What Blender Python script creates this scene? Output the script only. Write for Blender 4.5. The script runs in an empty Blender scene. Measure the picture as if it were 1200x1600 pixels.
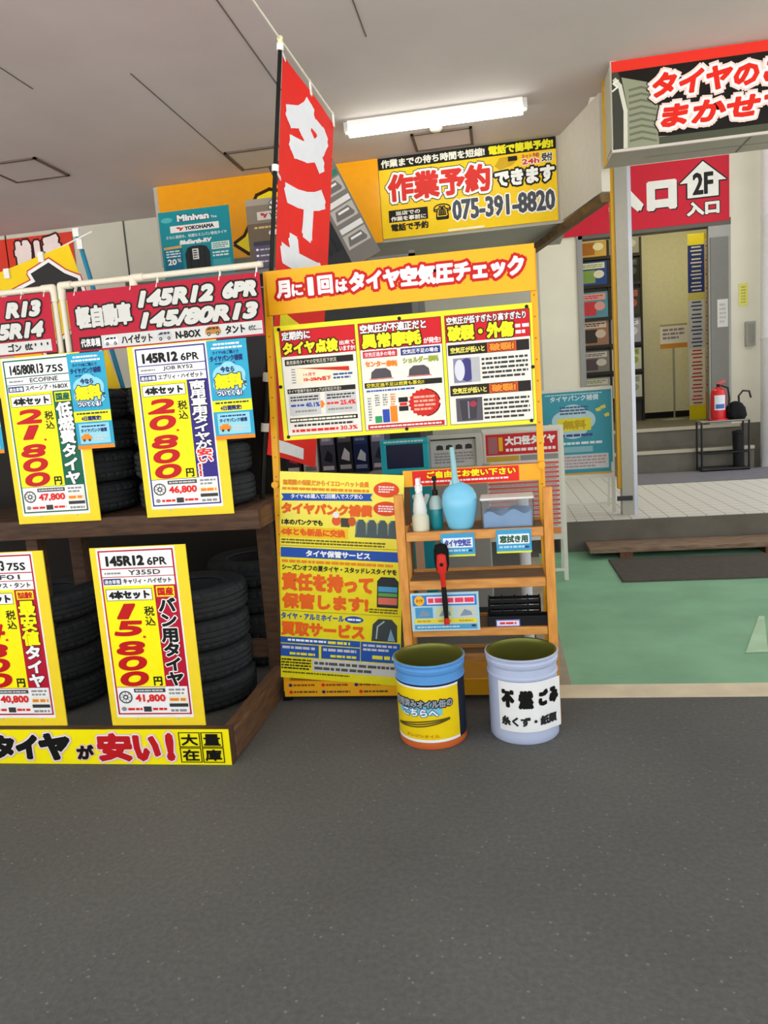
import bpy, bmesh, math, random
from mathutils import Vector, Matrix, Euler
random.seed(7)
C = bpy.context.scene.collection
S = bpy.context.scene
PI = math.pi

# ------------------------------------------------------------------ camera
H = 1.38
RW = ((0.98556362, -0.04941046, -0.16193506),
      (0.15258395, -0.15524649, 0.97602083),
      (-0.07336549, -0.98663931, -0.14546605))
FPX = 1150.0
cd = bpy.data.cameras.new('camera'); cam = bpy.data.objects.new('camera', cd); C.objects.link(cam)
cd.sensor_fit = 'VERTICAL'; cd.sensor_height = 36.0; cd.lens = 36.0 * FPX / 1600.0
cd.clip_start = 0.05; cd.clip_end = 300
cam.matrix_world = Matrix(((RW[0][0], -RW[0][1], -RW[0][2], 0), (RW[1][0], -RW[1][1], -RW[1][2], 0),
                           (RW[2][0], -RW[2][1], -RW[2][2], H), (0, 0, 0, 1)))
S.camera = cam

def at(px, py, Y):
    """the place on the upright plane at distance Y that was measured at this spot of the photo"""
    c = (px - 600.0, py - 800.0, FPX)
    k = [sum(RW[i][j] * c[j] for j in range(3)) for i in range(3)]
    t = Y / k[1]
    return Vector((k[0] * t, Y, H + k[2] * t))

# ------------------------------------------------------------------ light and exposure
S.view_settings.view_transform = 'Standard'; S.view_settings.look = 'None'
S.view_settings.gamma = 1.0; S.view_settings.use_curve_mapping = False
S.view_settings.exposure = -0.1
SKY = 1.95
w = bpy.data.worlds.new('overcast_sky'); S.world = w; w.use_nodes = True
w.node_tree.nodes['Background'].inputs[0].default_value = (0.93, 0.965, 1.0, 1)
w.node_tree.nodes['Background'].inputs[1].default_value = SKY
sd = bpy.data.lights.new('sun', 'SUN'); so = bpy.data.objects.new('sun', sd); C.objects.link(so)
sd.energy = 23.0; sd.angle = math.radians(4); sd.color = (1.0, .96, .92)
so.rotation_euler = (math.radians(-30), 0, 0)          # high over the building, falling on the pale bounce ground behind the camera
TUBE = 16.0
CEIL_Z, CEIL_FRONT = 3.36, 0.4

# ------------------------------------------------------------------ materials
_m = {}
def lin(h):
    v = [int(h[i:i + 2], 16) / 255 for i in (0, 2, 4)]
    return tuple(c / 12.92 if c <= 0.04045 else ((c + 0.055) / 1.055) ** 2.4 for c in v) + (1,)
def M(hexv, rough=0.45, metal=0.0, emit=0.0, var=0.025, scale=18.0, bump=0.0, trans=0.0, kind=''):
    key = (hexv, rough, metal, emit, var, scale, bump, trans, kind)
    if key in _m: return _m[key]
    m = bpy.data.materials.new((kind or 'paint') + '_' + hexv); m.use_nodes = True
    nt = m.node_tree; b = nt.nodes['Principled BSDF']
    b.inputs['Roughness'].default_value = rough; b.inputs['Metallic'].default_value = metal
    b.inputs['Specular IOR Level'].default_value = .2 if rough >= .3 and not metal else .5
    col = lin(hexv)
    tc = nt.nodes.new('ShaderNodeTexCoord'); n = nt.nodes.new('ShaderNodeTexNoise')
    n.inputs['Scale'].default_value = scale; n.inputs['Detail'].default_value = 4
    nt.links.new(tc.outputs['Object'], n.inputs['Vector'])
    r = nt.nodes.new('ShaderNodeValToRGB')
    r.color_ramp.elements[0].position = 0.3; r.color_ramp.elements[1].position = 0.7
    r.color_ramp.elements[0].color = tuple(c * (1 - var) for c in col[:3]) + (1,)
    r.color_ramp.elements[1].color = tuple(min(1, c * (1 + var)) for c in col[:3]) + (1,)
    nt.links.new(n.outputs['Fac'], r.inputs[0]); nt.links.new(r.outputs[0], b.inputs['Base Color'])
    if emit:
        b.inputs['Emission Color'].default_value = col; b.inputs['Emission Strength'].default_value = emit
    if trans:
        b.inputs['Transmission Weight'].default_value = trans
        b.inputs['IOR'].default_value = 1.08
    if bump:
        bp = nt.nodes.new('ShaderNodeBump'); bp.inputs['Strength'].default_value = bump
        n2 = nt.nodes.new('ShaderNodeTexNoise'); n2.inputs['Scale'].default_value = scale * 6
        nt.links.new(tc.outputs['Object'], n2.inputs['Vector'])
        nt.links.new(n2.outputs['Fac'], bp.inputs['Height']); nt.links.new(bp.outputs[0], b.inputs['Normal'])
    _m[key] = m
    return m
def wood(hexa, hexb, rough=0.6, sc=(2, 2, 2)):
    key = ('wood', hexa, hexb, sc)
    if key in _m: return _m[key]
    m = bpy.data.materials.new('wood_' + hexa); m.use_nodes = True
    nt = m.node_tree; b = nt.nodes['Principled BSDF']; b.inputs['Roughness'].default_value = rough
    tc = nt.nodes.new('ShaderNodeTexCoord'); mp = nt.nodes.new('ShaderNodeMapping'); mp.inputs['Scale'].default_value = sc
    n = nt.nodes.new('ShaderNodeTexNoise'); n.inputs['Scale'].default_value = 9; n.inputs['Detail'].default_value = 6
    r = nt.nodes.new('ShaderNodeValToRGB'); r.color_ramp.elements[0].position = .3; r.color_ramp.elements[1].position = .72
    r.color_ramp.elements[0].color = lin(hexa); r.color_ramp.elements[1].color = lin(hexb)
    nt.links.new(tc.outputs['Object'], mp.inputs[0]); nt.links.new(mp.outputs[0], n.inputs['Vector'])
    nt.links.new(n.outputs['Fac'], r.inputs[0]); nt.links.new(r.outputs[0], b.inputs['Base Color'])
    _m[key] = m
    return m
def asphalt():
    m = bpy.data.materials.new('asphalt'); m.use_nodes = True
    nt = m.node_tree; b = nt.nodes['Principled BSDF']; b.inputs['Roughness'].default_value = .85
    L = nt.links.new
    tc = nt.nodes.new('ShaderNodeTexCoord')
    def noise(s, d=5):
        n = nt.nodes.new('ShaderNodeTexNoise'); n.inputs['Scale'].default_value = s; n.inputs['Detail'].default_value = d
        L(tc.outputs['Object'], n.inputs['Vector']); return n
    n1 = noise(1.1); n2 = noise(60, 3)
    r1 = nt.nodes.new('ShaderNodeValToRGB'); r1.color_ramp.elements[0].position = .35; r1.color_ramp.elements[1].position = .7
    r1.color_ramp.elements[0].color = lin('555552'); r1.color_ramp.elements[1].color = lin('60605c')
    L(n1.outputs['Fac'], r1.inputs[0])
    r2 = nt.nodes.new('ShaderNodeValToRGB'); r2.color_ramp.elements[0].position = .35; r2.color_ramp.elements[1].position = .75
    r2.color_ramp.elements[0].color = (.86, .86, .86, 1); r2.color_ramp.elements[1].color = (1.14, 1.14, 1.14, 1)
    L(n2.outputs['Fac'], r2.inputs[0])
    mx = nt.nodes.new('ShaderNodeMix'); mx.data_type = 'RGBA'; mx.blend_type = 'MULTIPLY'; mx.inputs[0].default_value = 1
    L(r1.outputs[0], mx.inputs[6]); L(r2.outputs[0], mx.inputs[7])
    v = nt.nodes.new('ShaderNodeTexVoronoi'); v.inputs['Scale'].default_value = 26
    L(tc.outputs['Object'], v.inputs['Vector'])
    r3 = nt.nodes.new('ShaderNodeValToRGB'); r3.color_ramp.elements[0].position = .0; r3.color_ramp.elements[1].position = .13
    r3.color_ramp.elements[0].color = (.6, .6, .6, 1); r3.color_ramp.elements[1].color = (0, 0, 0, 1)
    L(v.outputs['Distance'], r3.inputs[0])
    mx2 = nt.nodes.new('ShaderNodeMix'); mx2.data_type = 'RGBA'
    L(r3.outputs[0], mx2.inputs[0]); L(mx.outputs[2], mx2.inputs[6]); mx2.inputs[7].default_value = lin('a3a198')
    n4 = noise(2.3, 2)
    r4 = nt.nodes.new('ShaderNodeValToRGB'); r4.color_ramp.elements[0].position = .68; r4.color_ramp.elements[1].position = .74
    r4.color_ramp.elements[0].color = (0, 0, 0, 1); r4.color_ramp.elements[1].color = (.5, .5, .5, 1)
    L(n4.outputs['Fac'], r4.inputs[0])
    mx3 = nt.nodes.new('ShaderNodeMix'); mx3.data_type = 'RGBA'
    L(r4.outputs[0], mx3.inputs[0]); L(mx2.outputs[2], mx3.inputs[6]); mx3.inputs[7].default_value = lin('4a4b47')
    L(mx3.outputs[2], b.inputs['Base Color'])
    bp = nt.nodes.new('ShaderNodeBump'); bp.inputs['Strength'].default_value = .35; bp.inputs['Distance'].default_value = .01
    L(n2.outputs['Fac'], bp.inputs['Height']); L(bp.outputs[0], b.inputs['Normal'])
    return m
def tiles(ca, cb, sx, sy):
    m = bpy.data.materials.new('tile'); m.use_nodes = True
    nt = m.node_tree; b = nt.nodes['Principled BSDF']; b.inputs['Roughness'].default_value = .5
    tc = nt.nodes.new('ShaderNodeTexCoord'); t = nt.nodes.new('ShaderNodeTexBrick')
    t.offset = 0; t.inputs['Scale'].default_value = 1; t.inputs['Brick Width'].default_value = sx; t.inputs['Row Height'].default_value = sy
    t.inputs['Mortar Size'].default_value = .006; t.inputs['Color1'].default_value = lin(ca); t.inputs['Color2'].default_value = lin(ca)
    t.inputs['Mortar'].default_value = lin(cb)
    nt.links.new(tc.outputs['Object'], t.inputs['Vector']); nt.links.new(t.outputs[0], b.inputs['Base Color'])
    return m

WHITE = M('f2f2f0'); BLACK = M('14130f'); RED = M('e0241c'); CRIM = M('b3122e'); YEL = M('fdf00c'); CARDY = M('f3d42c')
DARKRED = M('c8141e'); BLUE = M('1f4fa8'); NAVY = M('1d2a6b'); GREY = M('8d8d8a'); LGREY = M('c9c9c6'); ORANGE = M('e8861c')
PURP = M('33287f'); GREEN = M('0b6045'); TEAL = M('1fa3bf'); DGREY = M('3a3a3a'); PINKW = M('f4e4e2'); CREAM = M('efe8d2')
RUBBER = M('303234', .75, var=.15, scale=30, bump=.15, kind='rubber')

# ------------------------------------------------------------------ mesh builder
class MB:
    def __init__(s): s.v = []; s.f = []; s.mi = []; s.sm = []; s.mats = []
    def mid(s, m):
        if m not in s.mats: s.mats.append(m)
        return s.mats.index(m)
    def add(s, vs, fs, m, smooth=False):
        o = len(s.v); k = s.mid(m)
        s.v.extend(tuple(p) for p in vs)
        for f in fs: s.f.append(tuple(i + o for i in f)); s.mi.append(k); s.sm.append(smooth)
    def box(s, lo, hi, m, mtx=None):
        vs = [Vector((x, y, z)) for z in (lo[2], hi[2]) for y in (lo[1], hi[1]) for x in (lo[0], hi[0])]
        if mtx is not None: vs = [mtx @ p for p in vs]
        s.add(vs, [(0, 2, 3, 1), (4, 5, 7, 6), (0, 1, 5, 4), (2, 6, 7, 3), (0, 4, 6, 2), (1, 3, 7, 5)], m); return s
    def bar(s, a, b, wx, wy, m):
        """square bar from a to b"""
        a = Vector(a); b = Vector(b); d = (b - a).normalized()
        u = d.cross(Vector((0, 1, 0)))
        if u.length < .2: u = d.cross(Vector((1, 0, 0)))
        u.normalize(); v = d.cross(u)
        vs = [p + u * sx * wx / 2 + v * sy * wy / 2 for p in (a, b) for sx, sy in ((-1, -1), (1, -1), (1, 1), (-1, 1))]
        s.add(vs, [(3, 2, 1, 0), (4, 5, 6, 7), (0, 1, 5, 4), (1, 2, 6, 5), (2, 3, 7, 6), (3, 0, 4, 7)], m); return s
    def tube(s, pts, r, m, n=12, cap=True):
        pts = [Vector(p) for p in pts]; rs = r if isinstance(r, (list, tuple)) else [r] * len(pts)
        vs = []; fs = []; pu = None
        for i, p in enumerate(pts):
            d = (pts[min(i + 1, len(pts) - 1)] - pts[max(i - 1, 0)]).normalized()
            u = pu - d * pu.dot(d) if pu is not None else d.cross(Vector((0, 0, 1)))
            if u.length < 1e-3: u = d.cross(Vector((1, 0, 0)))
            u.normalize(); pu = u; v = d.cross(u)
            vs += [p + (u * math.cos(2 * PI * k / n) + v * math.sin(2 * PI * k / n)) * rs[i] for k in range(n)]
        for i in range(len(pts) - 1):
            fs += [(i * n + k, i * n + (k + 1) % n, (i + 1) * n + (k + 1) % n, (i + 1) * n + k) for k in range(n)]
        s.add(vs, fs, m, True)
        if cap:
            s.add(vs[:n], [tuple(range(n))[::-1]], m); s.add(vs[-n:], [tuple(range(n))], m)
        return s
    def lathe(s, prof, n, mat, c=(0, 0, 0), rf=None):
        """prof: (r, z); mat: material or f(ring, seg); rf(ring, seg) scales the radius"""
        vs = []
        for i, (r, z) in enumerate(prof):
            for k in range(n):
                a = 2 * PI * k / n; q = r * (rf(i, k) if rf else 1)
                vs.append((c[0] + q * math.cos(a), c[1] + q * math.sin(a), c[2] + z))
        o = len(s.v); s.v.extend(vs)
        for i in range(len(prof) - 1):
            for k in range(n):
                mm = mat(i, k) if callable(mat) else mat
                s.f.append((o + i * n + k, o + i * n + (k + 1) % n, o + (i + 1) * n + (k + 1) % n, o + (i + 1) * n + k))
                s.mi.append(s.mid(mm)); s.sm.append(True)
        return s
    def prism(s, poly, y0, y1, m):
        """poly in x,z, pushed from y0 to y1"""
        n = len(poly)
        vs = [(x, y0, z) for x, z in poly] + [(x, y1, z) for x, z in poly]
        s.add(vs, [tuple(range(n)), tuple(range(2 * n - 1, n - 1, -1))] + [(i, i + n, (i + 1) % n + n, (i + 1) % n) for i in range(n)], m); return s
    def ball(s, c, r, m, n=12):
        pr = [(max(1e-4, math.sin(PI * i / n)) * r, -math.cos(PI * i / n) * r) for i in range(n + 1)]
        return s.lathe(pr, n * 2, m, c)
    def build(s, name, parent=None, loc=None, rot=None, bevel=0.0, sharp=40):
        me = bpy.data.meshes.new(name); me.from_pydata(s.v, [], s.f)
        for m in s.mats: me.materials.append(m)
        me.polygons.foreach_set('material_index', s.mi); me.polygons.foreach_set('use_smooth', s.sm)
        me.update()
        if any(s.sm): me.set_sharp_from_angle(angle=math.radians(sharp))
        o = bpy.data.objects.new(name, me); C.objects.link(o)
        if parent is not None: o.parent = parent
        if loc is not None: o.location = loc
        if rot is not None: o.rotation_euler = rot
        if bevel:
            b = o.modifiers.new('bevel', 'BEVEL'); b.width = bevel; b.segments = 2; b.limit_method = 'ANGLE'
        return o
def tag(o, label, cat, group=None, kind=None):
    if label: o['label'] = label
    if cat: o['category'] = cat
    if group: o['group'] = group
    if kind: o['kind'] = kind
    return o
def thing(name, label, cat, loc=(0, 0, 0), rot=(0, 0, 0), group=None):
    o = bpy.data.objects.new(name, None); o.empty_display_size = .05; C.objects.link(o)
    o.location = loc; o.rotation_euler = rot
    return tag(o, label, cat, group)
def struct(o): o['kind'] = 'structure'; return o
def dup(root, loc, label=None, group=None):
    r = root.copy(); C.objects.link(r); r.location = loc
    if label: r['label'] = label
    if group: r['group'] = group
    for ch in list(root.children):
        c = ch.copy(); C.objects.link(c); c.parent = r
        for g in ch.children:
            d = g.copy(); C.objects.link(d); d.parent = c
    return r

# ------------------------------------------------------------------ lettering
_g = {}
def glyph(t, res=2):
    if (t, res) in _g: return _g[(t, res)]
    cu = bpy.data.curves.new('lettering', 'FONT'); cu.body = t; cu.size = 1; cu.resolution_u = res
    o = bpy.data.objects.new('lettering', cu); C.objects.link(o)
    bpy.context.view_layer.update()
    ev = o.evaluated_get(bpy.context.evaluated_depsgraph_get()); me = ev.to_mesh()
    V = [(v.co.x, v.co.y) for v in me.vertices]; F = [tuple(p.vertices) for p in me.polygons]
    cnt = {}
    for f in F:
        for i in range(len(f)):
            e = tuple(sorted((f[i], f[(i + 1) % len(f)]))); cnt[e] = cnt.get(e, 0) + 1
    E = [e for e, n in cnt.items() if n == 1]
    ev.to_mesh_clear(); bpy.data.objects.remove(o); bpy.data.curves.remove(cu)
    _g[(t, res)] = (V, F, E)
    return _g[(t, res)]
EPS = 0.0007
class Sheet(MB):
    """a printed sheet W x H units, w x h metres, front towards -y, foot at the origin; v runs down"""
    def __init__(s, W, H_, w, h, th=0.004, board=WHITE, bend=None, edge=None):
        super().__init__(); s.W = W; s.H = H_; s.kx = w / W; s.kz = h / H_; s.w = w; s.h = h; s.bendf = bend; s.q = 0
        if board is not None and bend is None:
            s.box((-w / 2, 0, 0), (w / 2, th, h), edge or board)
            if edge: s.rect(0, 0, W, H_, board, 0.5)
        elif board is not None: s.rect(0, 0, W, H_, board, 0)
    def nx(s, lv):
        s.q = (s.q + 1) % 24          # no two prints share one plane
        return lv + s.q * .03
    def P(s, u, v, lv):
        x = (u - s.W / 2) * s.kx; z = (s.H - v) * s.kz; y = -lv * EPS
        return s.bendf(x, y, z) if s.bendf else (x, y, z)
    def grid(s, u0, v0, u1, v1, m, lv, nx, nv):
        lv = s.nx(lv)
        vs = [s.P(u0 + (u1 - u0) * i / nx, v0 + (v1 - v0) * j / nv, lv) for j in range(nv + 1) for i in range(nx + 1)]
        s.add(vs, [(j * (nx + 1) + i, j * (nx + 1) + i + 1, (j + 1) * (nx + 1) + i + 1, (j + 1) * (nx + 1) + i) for j in range(nv) for i in range(nx)], m, True)
    def rect(s, u0, v0, u1, v1, m, lv=1):
        if s.bendf: s.grid(u0, v0, u1, v1, m, lv, 24, 16)
        else:
            lv = s.nx(lv); s.add([s.P(u0, v0, lv), s.P(u1, v0, lv), s.P(u1, v1, lv), s.P(u0, v1, lv)], [(3, 2, 1, 0)], m)
        return s
    def frame(s, u0, v0, u1, v1, t, m, lv=2):
        s.rect(u0, v0, u1, v0 + t, m, lv); s.rect(u0, v1 - t, u1, v1, m, lv); s.rect(u0, v0, u0 + t, v1, m, lv); s.rect(u1 - t, v0, u1, v1, m, lv)
    def poly(s, pts, m, lv=2, out=()):
        for r, om in out:
            s.stroke(pts, [(i, (i + 1) % len(pts)) for i in range(len(pts))], r, om, lv); lv += 1
        n = len(pts); bm = bmesh.new()
        bv = [bm.verts.new((p[0], p[1], 0)) for p in pts]; bm.faces.new(bv)
        r = bmesh.ops.triangulate(bm, faces=bm.faces[:]); bm.verts.index_update()
        fs = [tuple(v.index for v in f.verts) for f in bm.faces]; bm.free()
        lv = s.nx(lv); s.add([s.P(u, v, lv) for u, v in pts], fs, m); return s
    def ell(s, cu, cv, ru, rv, m, lv=2, n=28):
        return s.poly([(cu + ru * math.cos(2 * PI * k / n), cv + rv * math.sin(2 * PI * k / n)) for k in range(n)], m, lv)
    def ring(s, cu, cv, r, t, m, lv=2, n=24):
        p = [(cu + r * math.cos(2 * PI * k / n), cv + r * math.sin(2 * PI * k / n)) for k in range(n)]
        s.stroke(p, [(i, (i + 1) % n) for i in range(n)], t / 2, m, lv)
    def stroke(s, pts, edges, r, m, lv):
        ra = s.kz / s.kx if s.kx else 1
        for a, b in edges:
            ax, ay = pts[a]; bx, by = pts[b]; dx, dy = (bx - ax) / ra, by - ay
            L = math.hypot(dx, dy)
            if L < 1e-9: continue
            dx *= r / L; dy *= r / L
            q = ((ax - (dx * .6 - dy) * ra, ay - dy * .6 - dx), (bx + (dx * .6 + dy) * ra, by + dy * .6 - dx),
                 (bx + (dx * .6 - dy) * ra, by + dy * .6 + dx), (ax - (dx * .6 + dy) * ra, ay - dy * .6 + dx))
            l2 = s.nx(lv); s.add([s.P(u, v, l2) for u, v in q], [(0, 1, 2, 3)], m)
    def line(s, pts, t, m, lv=2):
        s.stroke(pts, [(i, i + 1) for i in range(len(pts) - 1)], t / 2, m, lv)
    def _put(s, V, F, E, m, lv, bold, out):
        for r, om in out:
            s.stroke(V, E, r + bold, om, lv); s.add([s.P(u, v, lv + .8) for u, v in V], F, om); lv += 1
        if bold: s.stroke(V, E, bold, m, lv)
        s.add([s.P(u, v, lv + .8) for u, v in V], F, m)
    def text(s, t, u0, v0, u1, v1, m, lv=3, bold=0.0, out=(), shear=0.0, res=2, slope=0.0):
        V, F, E = glyph(t, res)
        if not V: return s
        V = [(x + y * shear, y) for x, y in V]
        x0 = min(p[0] for p in V); x1 = max(p[0] for p in V); y0 = min(p[1] for p in V); y1 = max(p[1] for p in V)
        b = bold * (v1 - v0); u0 += b; u1 -= b; v0 += b; v1 -= b
        V = [(u0 + (x - x0) / max(1e-6, x1 - x0) * (u1 - u0), v1 - (y - y0) / max(1e-6, y1 - y0) * (v1 - v0)) for x, y in V]
        if slope: V = [(u, v + (u - u0) * slope) for u, v in V]
        s._put(V, F, E, m, lv, b, out); return s
    def vtext(s, t, u0, v0, u1, v1, m, lv=3, bold=0.0, out=(), fit=False, shear=0.0):
        n = len(t); ch = (v1 - v0) / n
        for i, c in enumerate(t):
            V, F, E = glyph(c)
            if not V: continue
            a = v0 + i * ch; b = bold * ch
            V = [(x + y * shear, y) for x, y in V]
            if c == 'ー': V = [(y + .12, 1 - x - .12) for x, y in V]
            if fit:
                x0 = min(p[0] for p in V); x1 = max(p[0] for p in V); y0 = min(p[1] for p in V); y1 = max(p[1] for p in V)
                V = [(u0 + b + (x - x0) / (x1 - x0) * (u1 - u0 - 2 * b), a + ch * .97 - b - (y - y0) / (y1 - y0) * (ch * .94 - 2 * b)) for x, y in V]
            else:
                V = [(u0 + (x + .0) * (u1 - u0), a + ch * (.88 - y)) for x, y in V]
            s._put(V, F, E, m, lv, b, out)
        return s
    def bars(s, u0, v0, u1, v1, n, m, lv=3, fill=.55):
        """rows of print too small to read"""
        rh = (v1 - v0) / n
        for i in range(n):
            u = u0; a = v0 + i * rh; end = u1 - (random.random() * .3 * (u1 - u0) if i == n - 1 and n > 1 else 0)
            while u < end:
                L = min(end - u, rh * random.uniform(.5, 1.6)); s.rect(u, a + rh * (1 - fill) / 2, u + L, a + rh * (1 + fill) / 2, m, lv) if not s.bendf else None
                u += L + rh * random.uniform(.12, .3)
        return s

# ------------------------------------------------------------------ the setting
E4 = 40.0
struct(MB().box((-E4, -.6, -.3), (E4, 16, 0), asphalt()).build('floor'))
struct(MB().box((-E4, -E4, -.3), (E4, -.6, 0), M('d2d0ce', .9, var=.1, scale=.7, kind='concrete')).build('floor_bounce'))  # unseen ground, made pale to bounce daylight up to the ceiling
PAINTG = M('86b794', .6, var=.16, scale=2.2, bump=.08, kind='floor_paint')
g = MB(); g.box((.27, 3.40, .0), (7, 6.36, .003), PAINTG); struct(g.build('floor_green_paint'))
LINE = M('d8cdb0', .7, var=.1, scale=6, kind='line_paint')
g = MB(); g.box((.10, 3.255, 0), (7, 3.40, .005), LINE); struct(g.build('trim_1'))
g = MB(); g.box((.14, 3.40, 0), (.27, 6.2, .005), M('a39a86', .7, var=.14, scale=6)); struct(g.build('trim_2'))
g = MB(); g.add([(1.16, 3.79, .006), (1.27, 3.80, .006), (1.45, 4.4, .006), (1.42, 4.4, .006)], [(0, 1, 2, 3)], M('b4d6b4', .6, var=.1, scale=9)); struct(g.build('trim_3'))
CEILM = M('d6cac8', .9, var=.06, scale=1.3, bump=.05, kind='ceiling')
g = MB(); g.box((-12, CEIL_FRONT, CEIL_Z), (7, 5.62, CEIL_Z + .2), CEILM); g.box((-12, 5.62, CEIL_Z), (.72, 7.6, CEIL_Z + .2), CEILM)
ceil = struct(g.build('ceiling'))
seam = M('6d6762', .9)
g = MB()
for x, y0, y1 in ((-2.62, 2.0, 4.3), (-1.25, 3.2, 4.9), (-2.0, 4.3, 6.2), (-.62, 2.2, 4.3), (-4.6, 3, 6)):
    g.box((x, y0, CEIL_Z - .003), (x + .006, y1, CEIL_Z + .001), seam)
struct(g.build('trim_4'))
WALLM = M('cbc9ba', .8, var=.05, scale=2, kind='wall')
g = MB(); g.box((-12, 7.2, 0), (.3, 7.35, CEIL_Z), WALLM); g.box((.3, 7.2, 0), (.42, 10.1, 5), WALLM); struct(g.build('wall_back'))
g = MB()
for x in (-3.6, -4.9, -2.3): g.box((x - .006, 7.19, 0), (x + .006, 7.2, CEIL_Z), M('5c5b52', .8))
struct(g.build('trim_5'))
struct(MB().box((-12.2, -1, 0), (-12, 7.3, CEIL_Z), WALLM).build('wall_left'))
# bulkhead over the back wall
BULK = M('b9b4a8', .8, var=.05, scale=3, kind='wall')
g = MB(); g.box((-2.85, 6.32, 2.70), (.62, 7.2, CEIL_Z), BULK); struct(g.build('wall_bulkhead'))
# slanted bulkhead towards the roof sign
a0 = at(820, 385, 7.1); n0 = at(950, 306, 5.6)
x0, y0, x1, y1 = .545, 6.40, .772, 5.56
def dg(z): return [(x0, y0, z), (x1, y1, z), (x1 + .06, y1 + .02, z), (x0 + .06, y0 + .02, z)]
g = MB(); vs = dg(2.72) + dg(CEIL_Z); g.add(vs, [(3, 2, 1, 0), (4, 5, 6, 7), (0, 1, 5, 4), (1, 2, 6, 5), (2, 3, 7, 6), (3, 0, 4, 7)], M('d2cdbf', .8, kind='wall')); struct(g.build('wall_slanted'))
g = MB(); g.bar((.30, 7.2, 2.63), (.80, 5.60, 2.685), .055, .07, wood('4a3416', '7a5a2c')); struct(g.build('trim_6'))
# entrance: platform, steps, door wall
PT = M('6f6a60', .8, var=.15, scale=4, kind='concrete')
g = MB(); g.box((.45, 6.36, 0), (7, 9.62, .262), PT); struct(g.build('floor_platform'))
g = MB(); g.box((.46, 6.38, .262), (7, 9.6, .27), tiles('d6d4cc', 'a5a39a', .15, .15)); struct(g.build('floor_tiles'))
STEP = M('6e6a60', .8, var=.12, scale=5, kind='concrete'); NOSE = M('bdb5a0', .6)
g = MB(); g.box((.9, 9.62, 0), (3.05, 10.0, .54), STEP); g.box((.9, 9.60, .505), (3.05, 9.66, .545), NOSE); struct(g.build('floor_step'))
g = MB(); g.box((.9, 10.0, 0), (4.2, 13.4, .80), STEP); g.box((1.1, 9.98, .765), (3.0, 10.04, .805), NOSE); struct(g.build('floor_landing'))
EW = M('dfdac8', .8, var=.04, scale=2, kind='wall')
dl = 1.08; dr = 2.66; dt = 3.30
g = MB(); g.box((.42, 10.02, .0), (dl, 10.14, 5.2), EW); g.box((2.88, 10.02, .0), (4.6, 10.14, 5.2), EW); g.box((dl, 10.02, dt), (2.88, 10.14, 5.2), EW); struct(g.build('wall_entrance'))
g = MB(); g.box((dl - .02, 9.99, .8), (dl + .05, 10.16, dt), GREY); g.box((dl, 9.99, dt - .06), (2.9, 10.16, dt + .02), M('5f5c55')); struct(g.build('door_1'))
g = MB(); g.box((2.64, 10.0, .8), (2.9, 10.08, dt), M('8e8c86', .35, .3)); g.box((2.66, 9.985, 1.0), (2.87, 10.0, 3.1), M('76756f', .3)); struct(g.build('door_2'))
INW = M('d9d6bd', .8, var=.04, kind='wall')
g = MB(); g.box((1.0, 13.0, .8), (5.2, 13.1, 4.2), INW); g.box((1.0, 10.14, .8), (1.1, 13, 4.2), INW); g.box((4.6, 10.14, .8), (4.7, 13, 4.2), INW); struct(g.build('wall_vestibule'))
struct(MB().box((2.2, 12.98, .8), (4.6, 13.0, .9), BLACK).build('baseboard_vestibule'))
struct(MB().box((.9, 10.14, 4.2), (4.8, 13.1, 4.3), M('e4e0cc', .8)).build('ceiling_vestibule'))
struct(MB().box((.42, 5.9, 5.0), (2.95, 10.2, 5.1), CEILM).build('ceiling_entrance'))
g = MB(); pr = [(.2, .27), (.2, 1.8), (.206, 1.81), (.206, 1.83), (.2, 1.84), (.2, 3.2), (.206, 3.21), (.206, 3.23), (.2, 3.24), (.2, 5)]
g.lathe(pr, 32, M('f4f5f8', .4), (3.33, 9.62, 0)); struct(g.build('column'))

g = MB(); g.box((-14, 5.5, 5.2), (3.0, 16, 9.5), M('c9c5bb', .8)); g.box((3.0, 10.02, 5.2), (9, 16, 9.5), M('c9c5bb', .8)); struct(g.build('wall_sun_block'))  # unseen storey added to block the sun coming over the building

# ------------------------------------------------------------------ ceiling fittings
lampL = at(543, 192, 5.46); lampR = at(816, 163, 5.52)
t = thing('ceiling_light', 'lit white fluorescent tube light on the grey ceiling', 'ceiling light')
g = MB(); g.box((lampL.x, 5.44, 3.325), (lampR.x, 5.56, 3.36), WHITE); g.box((lampL.x - .03, 5.46, 3.30), (lampL.x, 5.54, 3.36), LGREY); g.box((lampR.x, 5.46, 3.30), (lampR.x + .03, 5.54, 3.36), LGREY); g.build('housing', t)
g = MB(); g.tube([(lampL.x, 5.5, 3.295), (lampR.x, 5.5, 3.295)], .028, M('fbfff4', emit=TUBE), 16); g.build('tube', t)
t = thing('ceiling_light', 'second tube light on the grey ceiling, over the red wall banner', 'ceiling light')
MB().box((-5.3, 5.44, 3.325), (-4.1, 5.56, 3.36), WHITE).build('housing', t)
MB().tube([(-5.3, 5.5, 3.295), (-4.1, 5.5, 3.295)], .028, M('fbfff4', emit=TUBE), 16).build('tube', t)
g = MB(); g.lathe([(0.001, -.035), (.03, -.034), (.045, -.022), (.05, -.01), (.05, 0)], 24, M('e4e2d8'), (-.36, 5.78, 3.36))
tag(g.build('smoke_detector'), 'small round white smoke detector on the ceiling beside the tube light', 'smoke detector')
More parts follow.
